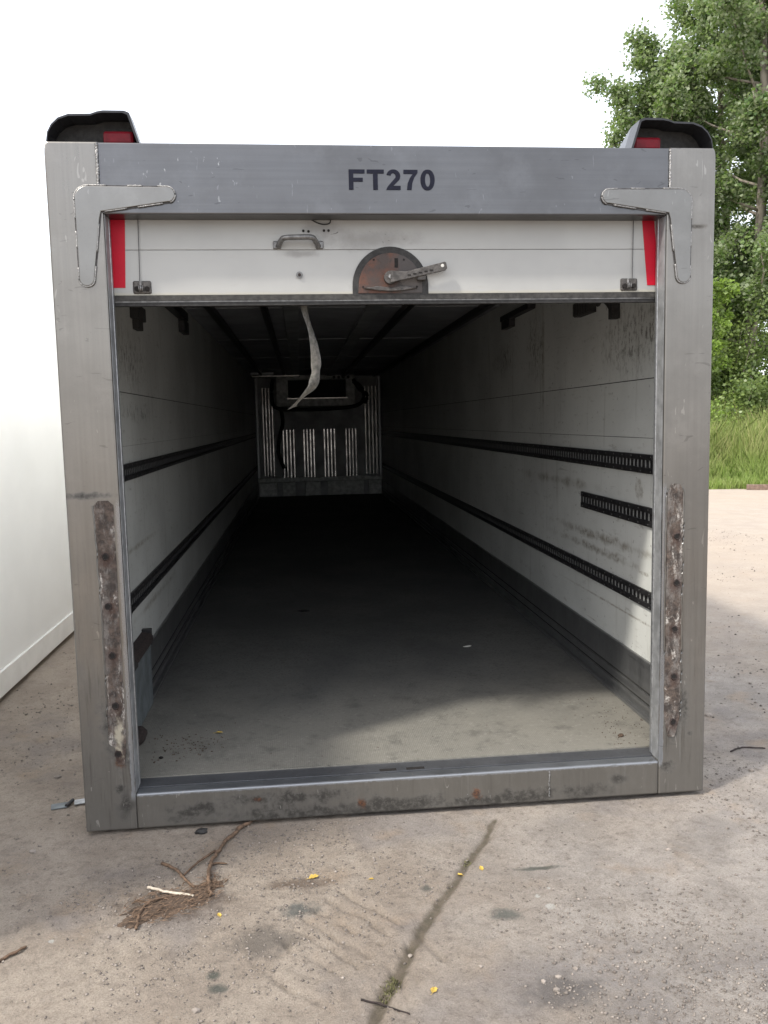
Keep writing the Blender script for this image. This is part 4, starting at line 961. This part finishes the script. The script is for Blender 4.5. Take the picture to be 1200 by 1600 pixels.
fallen_leaf(-.056, -1.07, .030, 1.1, 'yellow leaf closest to the bottom edge, right of the moss')
fallen_leaf(-.698, -.623, .022, 2.0, 'small orange yellow leaf below the soil patch')
fallen_leaf(-.807, .597, .034, .2, 'yellow leaf on the floor inside the trailer body', z=.153)
# small scraps
def scrap(name, x, y, z, sx, sy, sz, mat, label, cat, rot=0):
    bm = bmesh.new(); bmesh.ops.create_icosphere(bm, subdivisions=2, radius=1)
    for v in bm.verts:
        q = .6 + .8 * fbm(v.co.x * 2.3 + x * 9 + 20, v.co.y * 2.3 + v.co.z + 20, 3, 3); v.co = Vector((v.co.x * sx * q, v.co.y * sy * q, v.co.z * sz * q))
    o = obj(name, bm, mat); o.location = (x, y, z); o.rotation_euler = (0, 0, rot); tag(o, label, cat); return o
scrap('rubber_scrap', -.824, -.035, gz(-.824, -.035) + .006, .026, .02, .011, 'rubber', 'crumpled black rubber scrap in front of the sill', 'scrap', .4)
scrap('paper_scrap', .634, 1.877, .156, .03, .012, .004, 'litter', 'small pale scrap far back on the trailer floor', 'litter', .4)
scrap('dirt_lump', 1.016, .27, .158, .014, .010, .008, 'soil', 'small brown dirt lump on the floor by the right post', 'dirt')
scrap('dirt_lump', -1.03, .33, .158, .010, .008, .006, 'hole', 'small black lump on the floor by the left post', 'dirt')
scrap('litter_scrap', -.395, 3.09, .158, .05, .03, .006, 'rubber', 'dark flat scrap in the shade deep on the trailer floor', 'litter')
bm = bmesh.new()
for k in range(420):
    if k < 170: x = random.gauss(-.95, .10); y = abs(random.gauss(.46, .09)) ; s = random.uniform(.0015, .005)
    elif k < 330: x = min(1.19, random.gauss(1.05, .09)); y = random.uniform(.17, .8); s = random.uniform(.001, .004)
    else: x = random.uniform(-1.1, 1.1); y = random.uniform(.16, 2.0); s = random.uniform(.001, .0035)
    vs_ = [bm.verts.new((x + a_[0] * s * random.uniform(.5, 1.3), y + a_[1] * s * random.uniform(.5, 1.3), .153 + (a_[2] + .5) * s * .7)) for a_ in OCT]
    for t_ in OF: bm.faces.new([vs_[i] for i in t_])
o = obj('floor_crumbs', bm, 'soil'); tag(o, 'dirt crumbs scattered over the trailer floor by the door', 'dirt', kind='stuff')
# flat metal fitting beside the left post
MF = empty('metal_fitting', (0, 0, 0)); tag(MF, 'flat grey metal hinge fitting on the ground left of the left post', 'fitting')
def rbox(name, c, l, w, h, rot, mat):
    bm = bmesh.new(); box(bm, -l / 2, l / 2, -w / 2, w / 2, 0, h, .0015); o = obj(name, bm, mat, MF); o.location = c; o.rotation_euler = (0, 0, rot); return o
zg = gz(-1.43, .30) + .004
rbox('hinge_leaf', (-1.457, .292, zg), .07, .05, .005, .25, 'galv'); rbox('hinge_leaf', (-1.372, .316, zg + .003), .06, .045, .005, .25, 'alu')
bm = bmesh.new(); tube(bm, [(-1.425, .275, zg + .008), (-1.412, .330, zg + .008)], .008, 8); obj('hinge_knuckle', bm, 'rail', MF)
# moss in the crack
n = 2600; k = rng.integers(0, len(CRACK) - 1, n); u = rng.uniform(0, 1, n)
P_ = CRACK[k] * (1 - u[:, None]) + CRACK[k + 1] * u[:, None] + rng.normal(size=(n, 2)) * .010
keep = (fbm(P_[:, 0] * 6 + 9, P_[:, 1] * 6 + 9, 3, 3) > .80) | (np.hypot(P_[:, 0] + .18, P_[:, 1] + 1.03) < .05); P_ = P_[keep]; n = len(P_)
z = ground_h(P_[:, 0], P_[:, 1]); hh = rng.uniform(.002, .009, n) * np.where(np.hypot(P_[:, 0] + .18, P_[:, 1] + 1.03) < .06, 1.8, .8); an = rng.uniform(0, 6.28, n)
p = np.stack([P_[:, 0], P_[:, 1], z], 1); sd = np.stack([np.cos(an), np.sin(an), an * 0], 1) * .0022
tip = p + np.stack([rng.normal(size=n) * .005, rng.normal(size=n) * .005, hh], 1)
tag(raw('moss', np.stack([p - sd, p + sd, tip], 1).reshape(-1, 3), np.arange(3 * n).reshape(n, 3), 'moss'), 'green brown moss growing along the crack in the concrete', 'moss', kind='stuff')
